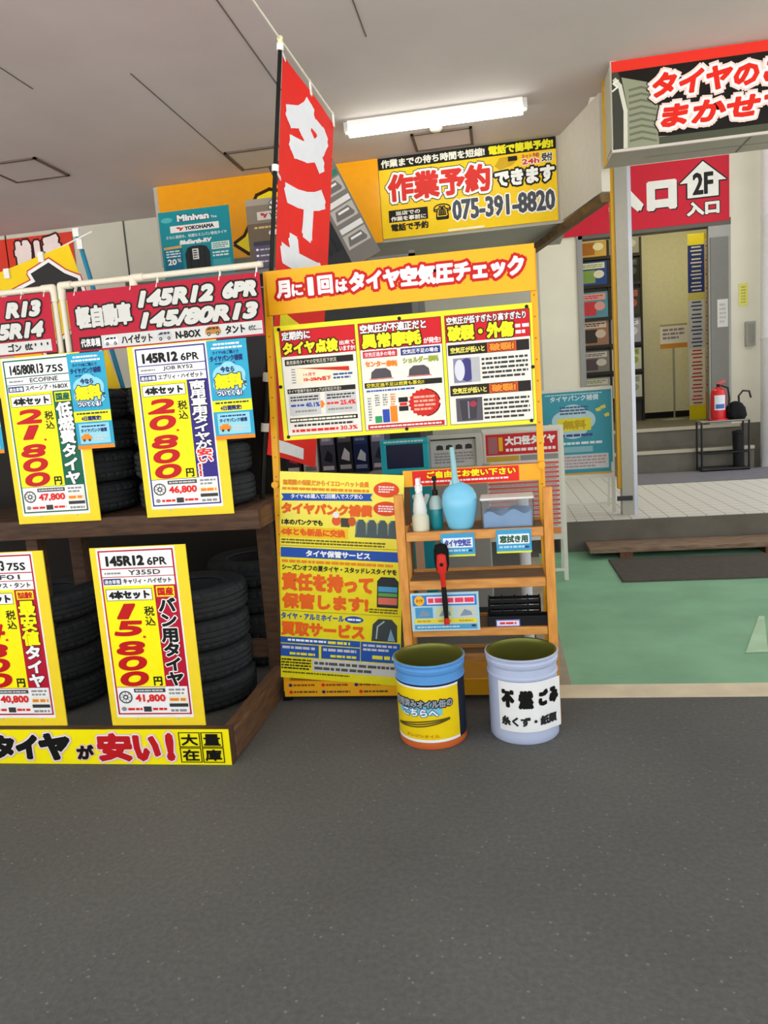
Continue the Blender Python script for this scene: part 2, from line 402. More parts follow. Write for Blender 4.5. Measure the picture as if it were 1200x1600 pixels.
def hatch(x0, x1, y0, y1, label):
    t = thing('ceiling_hatch', label, 'ceiling hatch', (0, 0, 0))
    fm = M('6e5f55', .7); g = MB(); q = .022
    g.box((x0, y0, 3.348), (x1, y0 + q, 3.36), fm); g.box((x0, y1 - q, 3.348), (x1, y1, 3.36), fm); g.box((x0, y0, 3.348), (x0 + q, y1, 3.36), fm); g.box((x1 - q, y0, 3.348), (x1, y1, 3.36), fm)
    g.build('frame', t); MB().box((x0 + q, y0 + q, 3.352), (x1 - q, y1 - q, 3.36), CEILM).build('lid', t)
hatch(-1.98, -1.52, 5.72, 6.15, 'square ceiling hatch behind the black pole of the red flag')
hatch(-.56, -.10, 5.86, 6.24, 'square ceiling hatch above the yellow phone booking sign')
p = at(0, 292, 5.6); hatch(-3.75, -3.28, 5.3, 5.75, 'square ceiling hatch above the red wall banner')

# ------------------------------------------------------------------ printed matter: price cards and leaflets
CHIPW = WHITE
def price_card(loc, label, theme, size, sub, model, fit, digits, vert, set_price, hidden=0.0):
    W, Hh = 365, 740; w_, h_ = .405, .745
    t = thing('price_card', label, 'price card', loc, group='price cards on the tyre rack')
    MB().box((-w_ / 2, 0, 0), (w_ / 2, .006, h_), CARDY).build('backing_board', t)
    s = Sheet(W, Hh, w_, h_, board=None)
    ink = BLACK; T = theme
    s.rect(24, 3, 324, 705, WHITE, 1); s.frame(31, 12, 318, 692, 6, T, 2)
    s.text(size, 58, 34, 205, 76, ink, 3, .075 if len(size) < 7 else .045, res=4); s.text(sub, 216, 44, 290, 76, ink, 3, .04)
    s.rect(37, 84, 312, 88, T, 2)
    s.text(model, 140, 93, 262, 113, DGREY, 3, .03); s.bars(48, 98, 110, 110, 1, GREY); s.rect(37, 118, 312, 121, T, 2)
    s.rect(40, 126, 108, 150, NAVY, 2); s.text('適合車種', 44, 130, 104, 147, WHITE, 3, .02); s.text(fit, 116, 126, 300, 148, ink, 3, .03)
    s.rect(37, 156, 230, 574, YEL, 2); s.rect(230, 156, 312, 574, T, 2)
    s.frame(44, 168, 222, 216, 2, ink, 3); s.rect(46, 170, 220, 214, WHITE, 3); s.text('4本セット', 54, 174, 212, 210, ink, 4, .07)
    ys = [(228, 292), (298, 362), (382, 442), (444, 506), (508, 572)]; d = digits.replace('.', '')
    for (a, b), c in zip(ys, d):
        s.text(c, 56 if c != '1' else 74, a, 170 if c != '1' else 152, b, M('bf1416'), 4, .075, shear=.12, res=6)
    s.ell(172, 366, 6, 5, RED, 4)
    s.vtext('税込', 182, 240, 222, 322, ink, 4, .02); s.text('円', 186, 532, 220, 570, ink, 4, .04)
    y = 162
    for txt, hgt, col, out in vert:
        if txt.startswith('#'):
            s.rect(238, y, 306, y + hgt - 4, YEL, 3); s.text(txt[1:], 242, y + 4, 302, y + hgt - 8, DARKRED if T is not GREEN else GREEN, 4, .05)
        else:
            s.vtext(txt, 238, y, 306, y + hgt, col, 4, .055, out)
        y += hgt
    s.rect(37, 574, 230, 576, T, 3)
    s.ring(68, 618, 24, 5, DGREY, 3); s.ring(68, 618, 8, 5, DGREY, 3)
    for k in range(8):
        a = k * PI / 4; s.line([(68 + 8 * math.cos(a), 618 + 8 * math.sin(a)), (68 + 23 * math.cos(a), 618 + 23 * math.sin(a))], 2.5, GREY, 3)
    s.rect(104, 582, 226, 598, DGREY, 3); s.bars(110, 584, 220, 596, 1, LGREY, 4)
    s.text(set_price, 106, 606, 224, 642, RED, 4, .05); s.ell(56, 668, 10, 9, GREY, 3); s.bars(72, 660, 128, 678, 1, RED); s.rect(134, 658, 164, 680, DGREY, 3); s.bars(170, 660, 224, 678, 1, RED)
    s.rect(236, 578, 308, 612, WHITE, 3); s.bars(240, 580, 304, 610, 2, GREY, 4); s.rect(236, 614, 308, 642, CREAM, 3); s.bars(240, 618, 304, 640, 1, ORANGE, 4)
    s.rect(236, 646, 308, 660, DGREY, 3); s.rect(236, 662, 308, 686, WHITE, 3); s.bars(240, 666, 304, 684, 1, GREY, 4)
    s.build('printed_sheet', t)
    for k in (-1, 1): MB().tube([(k * .09, -.0005, .03), (k * .09, -.004, .03)], .004, LGREY, 8).build('pin', t)
    return t
OW = [(5, WHITE)]
YC, YL = 3.035, 2.655
a = price_card((-1.368, YC, .955), 'upper price card with purple border showing 20.800 in red digits', PURP, '145R12', '6PR', 'JOB RY52', 'エブリィ・ハイゼット', '20.800',
               [('商用車用タイヤが', 290, WHITE, [(3, BLACK)]), ('安い!!', 120, RED, [(5, WHITE)])], '46,800')
price_card((-1.998, YC, .955), 'upper price card with green border showing 21.800 in red digits', GREEN, '145/80R13', '75S', 'ECOFINE', 'スペーシア・N-BOX', '21.800',
           [('#国産', 46, YEL, ()), ('低燃費タイヤ', 364, WHITE, [(2.5, BLACK)])], '47,800')
price_card((-1.435, YL, .152), 'lower price card with red border showing 15.800 in red digits', CRIM, '145R12', '6PR', 'Y355D', 'キャリィ・ハイゼット', '15.800',
           [('#国産', 46, YEL, ()), ('バン用タイヤ', 364, BLACK, [(4, WHITE)])], '41,800')
price_card((-2.045, YL, .152), 'lower price card with red border, cut by the photo edge, showing 40,800', CRIM, '155/65R13', '75S', 'BF01', 'ルークス・タント', '14.800',
           [('#当店最安', 40, YEL, ()), ('最安値', 190, YEL, [(3, BLACK)]), ('タイヤ', 180, WHITE, [(2.5, BLACK)])], '40,800')

LT = M('2ba0c4'); LT2 = M('8fd0e0')
def leaflet(loc, label):
    s = Sheet(180, 425, .175, .415, .002, LT)
    s.bars(30, 10, 150, 24, 1, WHITE, 2); s.bars(20, 26, 160, 40, 1, WHITE, 2)
    s.text('タイヤ4本ご購入で', 22, 44, 142, 60, NAVY, 2, .02); s.text('タイヤパンク補償', 8, 64, 158, 90, NAVY, 2, .04); s.bars(30, 94, 120, 104, 1, NAVY, 2)
    for cx, cy, r in ((60, 150, 46), (118, 150, 46), (88, 128, 40), (88, 190, 50), (50, 190, 38), (128, 190, 38)): s.ell(cx, cy, r, r * .9, LT2, 2, 20)
    s.text('今なら', 52, 112, 116, 138, NAVY, 4, .05)
    s.text('無料', 22, 142, 150, 208, YEL, 4, .07, [(4, NAVY)]); s.text('で', 148, 178, 166, 204, NAVY, 4, .04)
    s.text('ついてくる!', 26, 214, 140, 238, WHITE, 4, .05, [(3, NAVY)])
    s.rect(0, 256, 180, 304, YEL, 2); s.bars(14, 260, 166, 274, 1, DGREY); s.text('4日間限定!', 34, 278, 132, 300, NAVY, 3, .06)
    s.rect(16, 312, 164, 402, LT2, 2); s.bars(30, 318, 146, 330, 1, NAVY); s.text('タイヤパンク補償', 24, 334, 152, 352, NAVY, 3, .04)
    s.rect(22, 366, 74, 384, ORANGE, 3); s.rect(34, 358, 64, 368, ORANGE, 3); s.ell(36, 386, 6, 6, DGREY, 4); s.ell(62, 386, 6, 6, DGREY, 4); s.bars(84, 364, 146, 390, 2, LGREY)
    s.rect(0, 408, 180, 425, ORANGE, 2)
    o = s.build('leaflet', loc=loc)
    return tag(o, label, 'leaflet', 'blue leaflets clipped to the price cards')
leaflet((-1.118, YC - .012, 1.278), 'blue leaflet with yellow lettering clipped to the purple price card')
leaflet((-1.762, YC - .012, 1.278), 'blue leaflet with yellow lettering clipped to the green price card')
leaflet((-2.30, YC - .012, 1.285), 'blue leaflet cut by the photo edge, beside the green price card')

# ------------------------------------------------------------------ tyre rack and tyres
RW_ = wood('3a2618', '5c3f28', .75, (1, 6, 6)); RWs = wood('4e3622', '755338', .75, (6, 1, 6))
t = thing('tyre_rack', 'dark brown wooden two-level rack carrying stacks of tyres', 'rack')
for x, y in ((-1.165, 3.42), (-2.16, 3.42), (-3.2, 3.42)):
    MB().box((x - .035, y - .035, 0), (x + .035, y + .035, .88), RW_).build('post', t, bevel=.004)
MB().box((-2.225, 3.09, 0), (-2.165, 3.16, .88), RW_).build('post', t, bevel=.004)
MB().box((-3.3, 3.045, .878), (-1.06, 3.09, .965), RW_).build('front_beam', t, bevel=.004)
MB().box((-1.14, 3.09, .878), (-1.06, 3.66, .965), RWs).build('side_beam', t, bevel=.004)
g = MB()
for k in range(5): g.box((-3.3, 3.10 + k * .115, .935), (-1.142, 3.205 + k * .115, .96), RW_)
g.build('shelf_deck', t)
MB().box((-3.3, 2.62, 0), (-1.12, 2.665, .15), RW_).build('front_rail', t, bevel=.004)
MB().box((-1.175, 2.667, 0), (-1.115, 3.47, .13), RWs).build('side_rail', t, bevel=.004)
MB().box((-3.3, 3.42, .16), (-1.2, 3.46, .25), RW_).build('rear_rail', t, bevel=.004)

MB().box((-3.3, 4.26, 0), (-1.12, 4.275, .93), M('2a2622', .8)).build('dark_filler', t)  # dark sheet added in place of the darkness behind the lower tyres
MB().box((-3.3, 3.665, .88), (-1.14, 3.68, 1.56), M('2a2622', .8)).build('dark_filler', t)  # same dark filler for the gaps between the upper tyres
def tyre_mesh(R=.27, Wd=.145, hole=.158):
    h = Wd / 2
    prof = [(hole + .012, -h * .62), (hole, -h * .72), (hole + .008, -h * .86), (hole + .03, -h * .93), (R * .78, -h), (R * .88, -h * .97), (R * .945, -h * .84), (R * .965, -h * .8), (R * .985, -h * .66)]
    g0 = [-.62, -.5, -.46, -.4, -.36, -.14, -.1, -.06, -.02]
    tread = [(-.56, 1), (-.36, 1), (-.345, .975), (-.30, .975), (-.285, 1.004), (-.05, 1.006), (-.04, .978), (.04, .978), (.05, 1.006), (.285, 1.004), (.30, .975), (.345, .975), (.36, 1), (.56, 1)]
    pr = prof + [(R * q, h * z * 1.1) for z, q in tread] + [(r, -z) for r, z in prof[::-1]]
    pr.append(pr[0])
    n = 144; np_ = len(prof); nt_ = len(tread)
    def rf(i, k):
        if np_ - 3 <= i < np_ + 2 or np_ + nt_ - 2 <= i < np_ + nt_ + 3: return .972 if k % 4 == 0 else 1
        return 1
    g = MB(); g.lathe(pr, n, RUBBER, rf=rf); return g
ty = tyre_mesh().build('tyre', sharp=25)
ORD = ['bottom', 'third from the top', 'second from the top', 'topmost']
first = [True]
def stack(cx, cy, z0, n, where, group):
    for k in range(n):
        o = ty if first[0] else ty.copy()
        if not first[0]: C.objects.link(o)
        first[0] = False
        o.location = (cx + random.uniform(-.008, .008), cy + random.uniform(-.006, .006), z0 + .0735 + k * .1465); o.rotation_euler = (0, 0, random.uniform(0, 6))
        tag(o, 'black tyre, %s of the stack %s' % (ORD[4 - n + k] if k else 'bottom', where), 'tyre', group)
stack(-1.45, 3.345, .962, 4, 'behind the purple price card', 'tyres on the upper level of the rack')
stack(-2.06, 3.345, .962, 4, 'behind the green price card', 'tyres on the upper level of the rack')
stack(-1.535, 3.32, .004, 4, 'behind the card showing 15.800', 'tyres on the lower level of the rack')
stack(-2.33, 3.32, .004, 4, 'behind the card showing 40,800', 'tyres on the lower level of the rack')
stack(-1.42, 3.95, .004, 4, 'at the rear of the rack', 'tyres at the rear of the rack')

# banners on the rack, with pipe frames
PVC = M('d9d2bd', .4, kind='pipe'); BAN = M('ac1730', .5, kind='vinyl')
def pipe_frame(x0, x1, zt, label, group):
    t = thing('pipe_frame', label, 'pipe frame', (0, 0, 0), group=group)
    g = MB(); yb = 3.075
    g.tube([(x0 + .02, yb, zt), (x1 - .02, yb, zt)], .013, PVC, 14); g.build('crossbar', t)
    for x in ((x0, x1 - .6) if x1 > -1.5 else (x0, x1)):
        up = MB().tube([(x, yb, .967), (x, yb, zt - .02)], .013, PVC, 14).build('upright', t)
        g = MB(); g.tube([(x, yb, zt - .06), (x, yb, zt)], .017, PVC, 14); g.ball((x, yb, zt), .017, PVC, 8); d = -.05 if x == x1 else .05
        g.tube([(x, yb, zt), (x + d, yb, zt)], .017, PVC, 14); g.build('elbow_joint', up)
pipe_frame(-1.862, -.925, 1.99, 'white pipe frame holding the red banner with four kanji', 'pipe frames over the rack')
pipe_frame(-2.82, -1.902, 1.985, 'white pipe frame holding the red banner cut by the photo edge', 'pipe frames over the rack')
def van(s, u, v, k, body, glass, lv=4):
    s.poly([(u, v + 20 * k), (u + 2 * k, v + 8 * k), (u + 14 * k, v), (u + 56 * k, v), (u + 62 * k, v + 10 * k), (u + 64 * k, v + 22 * k), (u + 62 * k, v + 27 * k), (u + 2 * k, v + 27 * k)], body, lv)
    s.poly([(u + 6 * k, v + 9 * k), (u + 16 * k, v + 3 * k), (u + 26 * k, v + 3 * k), (u + 26 * k, v + 11 * k), (u + 6 * k, v + 12 * k)], glass, lv + 1)
    s.rect(u + 29 * k, v + 3 * k, u + 42 * k, v + 11 * k, glass, lv + 1); s.rect(u + 45 * k, v + 3 * k, u + 55 * k, v + 11 * k, glass, lv + 1)
    for q in (14, 50):
        s.ell(u + q * k, v + 27 * k, 6.5 * k, 6.5 * k, BLACK, lv + 1); s.ell(u + q * k, v + 27 * k, 3 * k, 3 * k, LGREY, lv + 2)
SILV = M('c8c8c2', .4)
t = thing('size_banner', 'red banner with four white kanji and the sizes 145R12 6PR and 145/80R13', 'banner', (-1.392, 3.052, 1.70), group='red tyre size banners')
s = Sheet(885, 245, .875, .255, .002, BAN)
LO = [(7, BLACK)]
s.text('軽自動車', 34, 62, 296, 152, SILV, 3, .055, LO)
s.text('145R12', 330, 24, 678, 92, SILV, 3, .095, LO, .25, 4); s.text('6PR', 716, 26, 866, 90, SILV, 3, .095, LO, .25, 4)
s.text('145/80R13', 330, 110, 866, 176, SILV, 3, .095, LO, .25, 4)
s.rect(36, 186, 140, 238, BLACK, 2); s.text('代表車種', 42, 194, 134, 228, WHITE, 3, .02); s.rect(140, 186, 878, 238, LGREY, 2)
van(s, 152, 194, 1.05, WHITE, DGREY); s.text('ハイゼット', 234, 194, 380, 230, BLACK, 3, .04)
van(s, 402, 194, 1.05, M('b9bcc2'), DGREY); s.text('N-BOX', 486, 198, 600, 228, BLACK, 3, .06)
van(s, 622, 192, 1.1, M('b07a35'), M('4c3620')); s.text('タント', 712, 194, 800, 228, BLACK, 3, .05); s.text('etc…', 816, 200, 872, 222, BLACK, 3, .02)
s.build('banner_sheet', t)
TIE = M('e8e6de')
def ties(t, xs, z, dz=.03, y=.012):
    for x in xs: MB().tube([(x, -.004, z - .012), (x + .004, y, z + dz), (x + .002, .03, z + dz + .004), (x, .006, z - .012)], .0022, TIE, 6).build('cable_tie', t)
ties(t, (-.40, -.14, -.02, .26, .42), .25)
t = thing('size_banner', 'red banner ending in R13 and R14, cut by the photo edge', 'banner', (-2.345, 3.052, 1.71), group='red tyre size banners')
s = Sheet(885, 245, .875, .255, .002, BAN)
s.text('R13', 660, 26, 838, 92, SILV, 3, .095, LO, .25, 4); s.text('5R14', 610, 112, 838, 178, SILV, 3, .095, LO, .25, 4)
s.rect(40, 190, 864, 238, LGREY, 2); s.text('ゴン', 650, 196, 716, 230, BLACK, 3, .04); s.text('etc・・・', 734, 198, 850, 228, BLACK, 3, .04)
s.build('banner_sheet', t); ties(t, (.05, .3, .41), .25)
s = Sheet(970, 165, 1.75, .15, .003, M('ffee10', .3))
PW = [(9, M('f0c8c4')), (4, WHITE)]
s.W = 1730; s.kx = 1.75 / 1730
def bt(*a, **k): s.text(*a, **k)
s.text('タ', 680, 22, 800, 142, BLACK, 3, .08, PW); s.text('イ', 800, 22, 905, 142, BLACK, 3, .09, PW); s.text('ヤ', 905, 14, 1050, 146, BLACK, 3, .09, PW)
s.text('が', 1072, 70, 1150, 142, BLACK, 3, .07, [(5, M('f0c8c4'))])
s.text('安', 1165, 14, 1320, 150, M('c01a20'), 3, .07, PW); s.text('い', 1322, 24, 1440, 148, M('c01a20'), 3, .08, PW); s.text('!', 1462, 14, 1500, 146, M('c01a20'), 3, .09, PW)
for i, c in enumerate('大量在庫'):
    u = 1520 + (i % 2) * 94; v = 12 + (i // 2) * 72
    s.frame(u, v, u + 90, v + 70, 4, BLACK, 2); s.text(c, u + 10, v + 8, u + 80, v + 62, BLACK, 3, .04)
tag(s.build('floor_banner', loc=(-1.998, 2.616, .002)), 'long yellow banner along the foot of the tyre rack', 'banner')

# ------------------------------------------------------------------ red flag
FR = M('ee2a20', .6, var=.03, kind='cloth'); FW = M('eef0f8', .6, kind='cloth')
pt = at(438, 66, 3.40); pb = at(409, 792, 3.40); pb.z = .968
pb = pt + (at(409, 792, 3.40) - pt) * ((pt.z - .968) / (pt.z - at(409, 792, 3.40).z))
far = at(522, 184, 3.97)
t = thing('nobori_flag', 'tall red vertical flag with white katakana on a black pole', 'flag')
pole = MB(); pole.tube([pb, pt], [.012, .009], BLACK, 12); pole = pole.build('pole', t)
cap = MB(); cap.ball(pt + Vector((0, 0, .015)), .014, M('e5dfae'), 8); cap.tube([pt - Vector((0, 0, .02)), pt + Vector((0, 0, .012))], .0125, M('e5dfae'), 10); cap.build('pole_cap', t)
q = (pt - far).normalized()
near = pt + q * .30
if near.z > 3.34: near = pt + q * .30 * (3.34 - pt.z) / (near.z - pt.z)
MB().tube([near + Vector((.004, 0, .01)), far + Vector((0, 0, .01))], [.0045, .0055], M('e4e0cf'), 8).build('crossbar', t)
fl = far - pt; fw = fl.length; pd = (pb - pt).normalized(); off = fl.normalized() * .02
def cloth(x, y, z):
    # x from -fw/2 (at the pole) to fw/2, z 0..1.78 up
    k = (x + fw / 2) / fw; d = 1.78 - z
    base = pt + off * 1.5 + fl * k * .96 + pd * (d + .03)
    n = Vector((fl.y, -fl.x, 0)).normalized()
    wv = .010 * math.sin(3.0 * z + 4 * k) * (0.1 + d / 1.8) + .003 * math.sin(7 * k + 2 * z)
    return base + n * (wv - y) if True else base
s = Sheet(100, 300, fw, 1.78, board=None, bend=cloth)
s.grid(0, 0, 100, 300, FR, 0, 10, 50)
s.text('タ', 8, 8, 88, 60, FW, 2, .1); s.text('イ', 12, 64, 88, 112, FW, 2, .1); s.text('ヤ', 8, 116, 92, 170, FW, 2, .1)
s.grid(10, 182, 92, 204, YEL, 2, 6, 4); s.grid(14, 286, 70, 296, FW, 2, 6, 4)
s.build('flag_cloth', t)
WT = M('f0efe8', .5)
for d in (.0, .50, .98, 1.42):
    a = pt + pd * (d + .02); g = MB(); g.tube([a - pd * .014, a + pd * .014], .016, WT, 10); g.bar(a, a + off * 2.6 + pd * .02, .004, .03, WT); g.build('strap', t)
for k in (.52, .98): a = pt + fl * k; g = MB(); g.bar(a + Vector((0, 0, .02)), a + Vector((0, 0, -.05)), .006, .022, WT); g.build('loop', t)
for px, py in ((414, 590), (412, 668)):
    a = at(px, py, 3.40); k = (a.z - pb.z) / (pt.z - pb.z); a = pb + (pt - pb) * k
    MB().tube([a - pd * .02, a + pd * .02], .019, WT, 10).build('strap', t)

# yellow flag with blue pole behind the rack
YF = 4.45
t = thing('nobori_flag', 'yellow flag with bold black lettering on a slanting blue pole', 'flag')
p1 = at(121, 368, YF); p2 = at(196, 618, YF); p0 = p1 + (p2 - p1) * (p1.z / (p1.z - p2.z))
MB().tube([p0, p1], .014, M('2c86a8', .4), 12).build('pole', t)
MB().box((p1.x - .02, YF - .02, p1.z - .01), (p1.x + .02, YF + .02, p1.z + .04), WT).build('pole_cap', t)
b1 = at(143, 362, YF - .02); b2 = at(-25, 447, YF - .02)
MB().tube([b1, b2], .005, WT, 8).build('crossbar', t)
ux = (p1 - b2); ang = math.radians(14)
s = Sheet(480, 1200, .62, 1.55, .001, M('f4cf12', .5, kind='cloth'))
o3 = [(22, M('c02a20')), (16, WHITE)]
s.poly([(60, 120), (250, 105), (240, 62), (350, 45), (410, 120), (466, 165), (466, 240), (330, 200), (200, 222), (90, 230)], M('2a2828'), 2, o3)
s.poly([(170, 430), (420, 380), (470, 450), (400, 620), (250, 640), (320, 520), (190, 520)], M('2a2828'), 2, o3)
s.poly([(60, 760), (380, 700), (440, 780), (300, 980), (180, 1010), (260, 840), (80, 850)], M('2a2828'), 2, o3)
c = p1 + Vector((-.05, -.03, -.05)); up = Vector((-math.sin(ang), 0, math.cos(ang))); rt = Vector((math.cos(ang), 0, math.sin(ang)))
s.build('flag_cloth', t, loc=c - rt * .31 - up * 1.55, rot=(0, -ang, 0))
for k, (px, py) in enumerate(((126, 382), (65, 402), (12, 428))):
    a = at(px, py, YF - .03); MB().box((a.x - .018, YF - .045, a.z - .03), (a.x + .018, YF - .025, a.z + .03), WT).build('strap', t)

# red vinyl banner on the back wall
s = Sheet(560, 210, 2.1, .82, .004, M('d8402f', .35, kind='vinyl'))
o5 = [(5, M('3a1512'))]
s.text('域', 386, 8, 436, 98, PINKW, 3, .07, o5); s.text('1', 445, 12, 462, 98, PINKW, 3, .08, o5); s.text('番', 470, 2, 524, 92, PINKW, 3, .07, o5); s.text('に', 527, 46, 547, 74, PINKW, 3, .05, [(3, M('3a1512'))])
s.text('す', 384, 125, 436, 200, PINKW, 3, .07, o5)
rb = at(107, 350, 7.15)
tag(s.build('wall_banner', loc=(rb.x - 1.05, 7.19, 2.50)), 'large red vinyl banner with white kanji high on the back wall', 'banner')

# ------------------------------------------------------------------ display stand with air pressure boards
OY = M('eaa81c', .35, kind='enamel'); PY = M('f0e11c', .3, kind='poster')
t = thing('display_stand', 'yellow steel display stand with a header about tyre air pressure', 'display stand')
SY = 3.26
lp0, lp1 = Vector((-1.075, SY, .0)), Vector((-.985, SY, 1.99)); rp0, rp1 = Vector((.165, SY, 0)), Vector((.165, SY, 1.97))
for a, b in ((lp0, lp1), (rp0, rp1)):
    g = MB(); g.bar(a + Vector((0, 0, .05)), b, .028, .028, OY)
    for k in range(14):
        p = a + (b - a) * (.32 + k * .045); g.box((p.x - .003, SY - .0146, p.z - .003), (p.x + .003, SY - .0138, p.z + .003), M('8a6410'))
    po = g.build('post', t)
    g = MB(); g.tube([(a.x - .02, SY + .0, .025), (a.x + .02, SY, .025)], .025, BLACK, 14); g.build('caster', po)
s = Sheet(1080, 190, 1.155, .188, .012, M('f0ae20', .3, kind='enamel'))
s.text('月', 40, 46, 100, 122, WHITE, 3, .06, [(12, M('c01616'))], slope=0); s.text('に', 104, 66, 152, 118, WHITE, 3, .06, [(11, M('c01616'))]); s.text('1', 172, 44, 198, 122, WHITE, 3, .08, [(12, M('c01616'))])
s.text('回', 214, 42, 278, 122, WHITE, 3, .05, [(12, M('c01616'))]); s.text('は', 288, 66, 338, 120, WHITE, 3, .06, [(11, M('c01616'))])
s.text('タイヤ空気圧チェック', 345, 40, 1040, 126, WHITE, 3, .06, [(12, M('c01616'))])
hd = s.build('header_board', t, loc=(-.405, SY - .03, 1.80), rot=(0, 0, 0))
g = MB(); g.box((-1.08, SY - .028, .03), (.17, SY - .016, .105), OY)
b2_ = Sheet(1250, 75, 1.25, .075, .002, OY)
for k, u in enumerate((60, 220, 380, 560, 760)): b2_.ell(u - 28, 18, 9, 8, RED if k % 2 else NAVY, 2); b2_.bars(u - 14, 10, u + 90, 26, 1, M('8a4a10'), 2)
for k, u in enumerate((60, 220, 400, 600)): b2_.ell(u - 28, 52, 9, 8, NAVY if k % 2 else RED, 2); b2_.bars(u - 14, 44, u + 100, 60, 1, M('5a4a30'), 2)
g.build('base_board', t); b2_.build('base_print', t, loc=(-.455, SY - .0305, .03))
MB().box((-1.06, SY - .014, .06), (.16, SY + .26, .10), M('b98414', .4)).build('foot_frame', t)
for x in (-1.0, .1): g = MB(); g.tube([(x - .02, SY + .22, .025), (x + .02, SY + .22, .025)], .025, BLACK, 14); g.tube([(x, SY + .22, .03), (x, SY + .22, .062)], .006, GREY, 8); g.build('caster', t)
s = Sheet(520, 62, .60, .072, .010, M('f0a81c', .3))
s.rect(36, 3, 440, 60, RED, 1); s.text('ご自由にお使い下さい', 92, 7, 428, 34, YEL, 3, .05, [(2, DARKRED)]); s.bars(70, 40, 400, 52, 1, PINKW, 3)
s.build('notice_board', t, loc=(-.139, SY - .028, 1.005))
MB().tube([(.165, SY - .045, 1.07), (.165, SY - .01, 1.07)], .016, OY, 12).build('clamp_knob', t)
MB().tube([(-1.028, SY - .045, 1.05), (-1.028, SY - .01, 1.05)], .016, OY, 12).build('clamp_knob', t)

# three-panel poster
s = Sheet(1035, 475, 1.125, .505, .004, M('f2e628', .3, kind='poster'))
PBG = M('e9e6da', .4); KR = M('c81420')
hs = [(20, 335), (348, 682), (695, 1025)]
for u0, u1 in hs:
    s.rect(u0, 20, u1, 128, KR, 1); s.rect(u0, 128, u1, 458, PBG, 1); s.frame(u0, 20, u1, 458, 2, DGREY, 2)
OD = [(5, M('2a1a08'))]
s.text('定期的に', 30, 26, 150, 62, WHITE, 3, .04, [(2, BLACK)]); s.text('タイヤ点検', 30, 68, 262, 122, M('f2e61c'), 3, .06, OD); s.text('出来て', 268, 80, 330, 98, WHITE, 3, .03); s.text('いますか?', 266, 102, 332, 122, WHITE, 3, .03)
s.text('空気圧が不適正だと', 356, 26, 622, 62, WHITE, 3, .04, [(2, BLACK)]); s.text('異常摩耗', 360, 64, 600, 124, M('f2e61c'), 3, .06, OD); s.text('が発生!', 608, 98, 676, 122, WHITE, 3, .03)
s.text('空気圧が低すぎたり高すぎたり', 703, 28, 1010, 58, WHITE, 3, .03, [(2, BLACK)]); s.text('破裂・外傷', 704, 62, 962, 124, M('f2e61c'), 3, .06, OD); s.bars(968, 72, 1020, 120, 2, WHITE, 3)
CH = M('1d1812'); 
s.rect(34, 140, 320, 166, CH, 2); s.text('乗用車用タイヤの空気圧低下状況', 40, 145, 250, 162, CREAM, 3)
s.rect(78, 176, 300, 240, M('efe8c6'), 2); s.poly([(80, 178), (300, 186), (300, 204), (210, 194)], M('cc2a1c'), 3); s.text('1ヶ月で', 108, 200, 158, 214, RED, 4, .03); s.text('10~20kPa低下', 108, 218, 222, 236, RED, 4, .05); s.bars(232, 208, 312, 236, 2, BLUE, 4)
for k in range(6): s.rect(58, 180 + k * 11, 74, 184 + k * 11, GREY, 3)
s.rect(34, 262, 320, 282, CH, 2); s.text('タイヤ整備不良のトップは空気圧不足!!', 38, 265, 260, 279, CREAM, 3)
s.rect(36, 286, 170, 374, LGREY, 2); s.rect(190, 286, 320, 374, LGREY, 2); s.bars(44, 292, 164, 316, 2, DGREY); s.bars(198, 292, 314, 316, 2, DGREY)
s.text('40.1%', 106, 322, 166, 342, BLUE, 3, .06); s.bars(44, 324, 100, 340, 1, BLUE); s.poly([(170, 318), (178, 318), (188, 333), (178, 348), (170, 348)], ORANGE, 3); s.text('25.4%', 252, 322, 316, 342, RED, 3, .06); s.bars(196, 324, 246, 340, 1, RED); s.bars(60, 350, 150, 364, 1, GREY); s.bars(200, 350, 300, 364, 1, GREY)
s.rect(34, 384, 320, 402, CH, 2); s.bars(38, 386, 312, 400, 1, CREAM, 3); s.bars(50, 408, 300, 424, 1, DGREY); s.bars(40, 428, 236, 448, 1, RED); s.text('30.3%', 244, 428, 316, 446, RED, 3, .05)
s.rect(360, 134, 500, 162, M('c83040'), 2); s.text('空気圧過多の場合', 368, 139, 492, 157, PINKW, 3, .02); s.rect(514, 134, 672, 162, M('27357e'), 2); s.text('空気圧不足の場合', 522, 139, 664, 157, WHITE, 3, .02)
s.text('センター摩耗', 366, 172, 498, 198, ORANGE, 3, .06, slope=.04); s.text('ショルダー摩耗', 520, 170, 664, 196, M('9aa83a'), 3, .05)
for u in (386, 540):
    s.poly([(u, 246), (u + 4, 220), (u + 22, 206), (u + 64, 206), (u + 82, 220), (u + 86, 246)], M('504c50'), 3); s.rect(u - 6, 247, u + 92, 250, RED, 3)
s.rect(358, 262, 672, 284, CH, 2); s.text('空気圧過不足は燃費も悪化!!', 366, 265, 600, 281, M('e8dc30'), 3, .02); s.bars(364, 290, 560, 302, 1, BLUE)
for u, hh, m_ in ((392, 28, M('2a9a5c')), (424, 54, M('2a4ab0')), (456, 66, ORANGE)): s.rect(u, 428 - hh, u + 28, 428, m_, 3); s.vtext('%' * 1, u + 6, 320, u + 22, 336, GREY, 3)
for u, m_ in ((396, GREY), (428, GREY), (460, ORANGE)): s.bars(u, 310, u + 20, 360, 5, m_, 3)
s.bars(366, 320, 380, 420, 9, GREY); s.rect(492, 330, 530, 350, CH, 2); s.rect(492, 366, 530, 386, CH, 2); s.rect(496, 352, 526, 364, RED, 2)
pts = [(596 + (66 if k % 2 else 58) * math.cos(PI * k / 20), 358 + (58 if k % 2 else 52) * math.sin(PI * k / 20)) for k in range(40)]
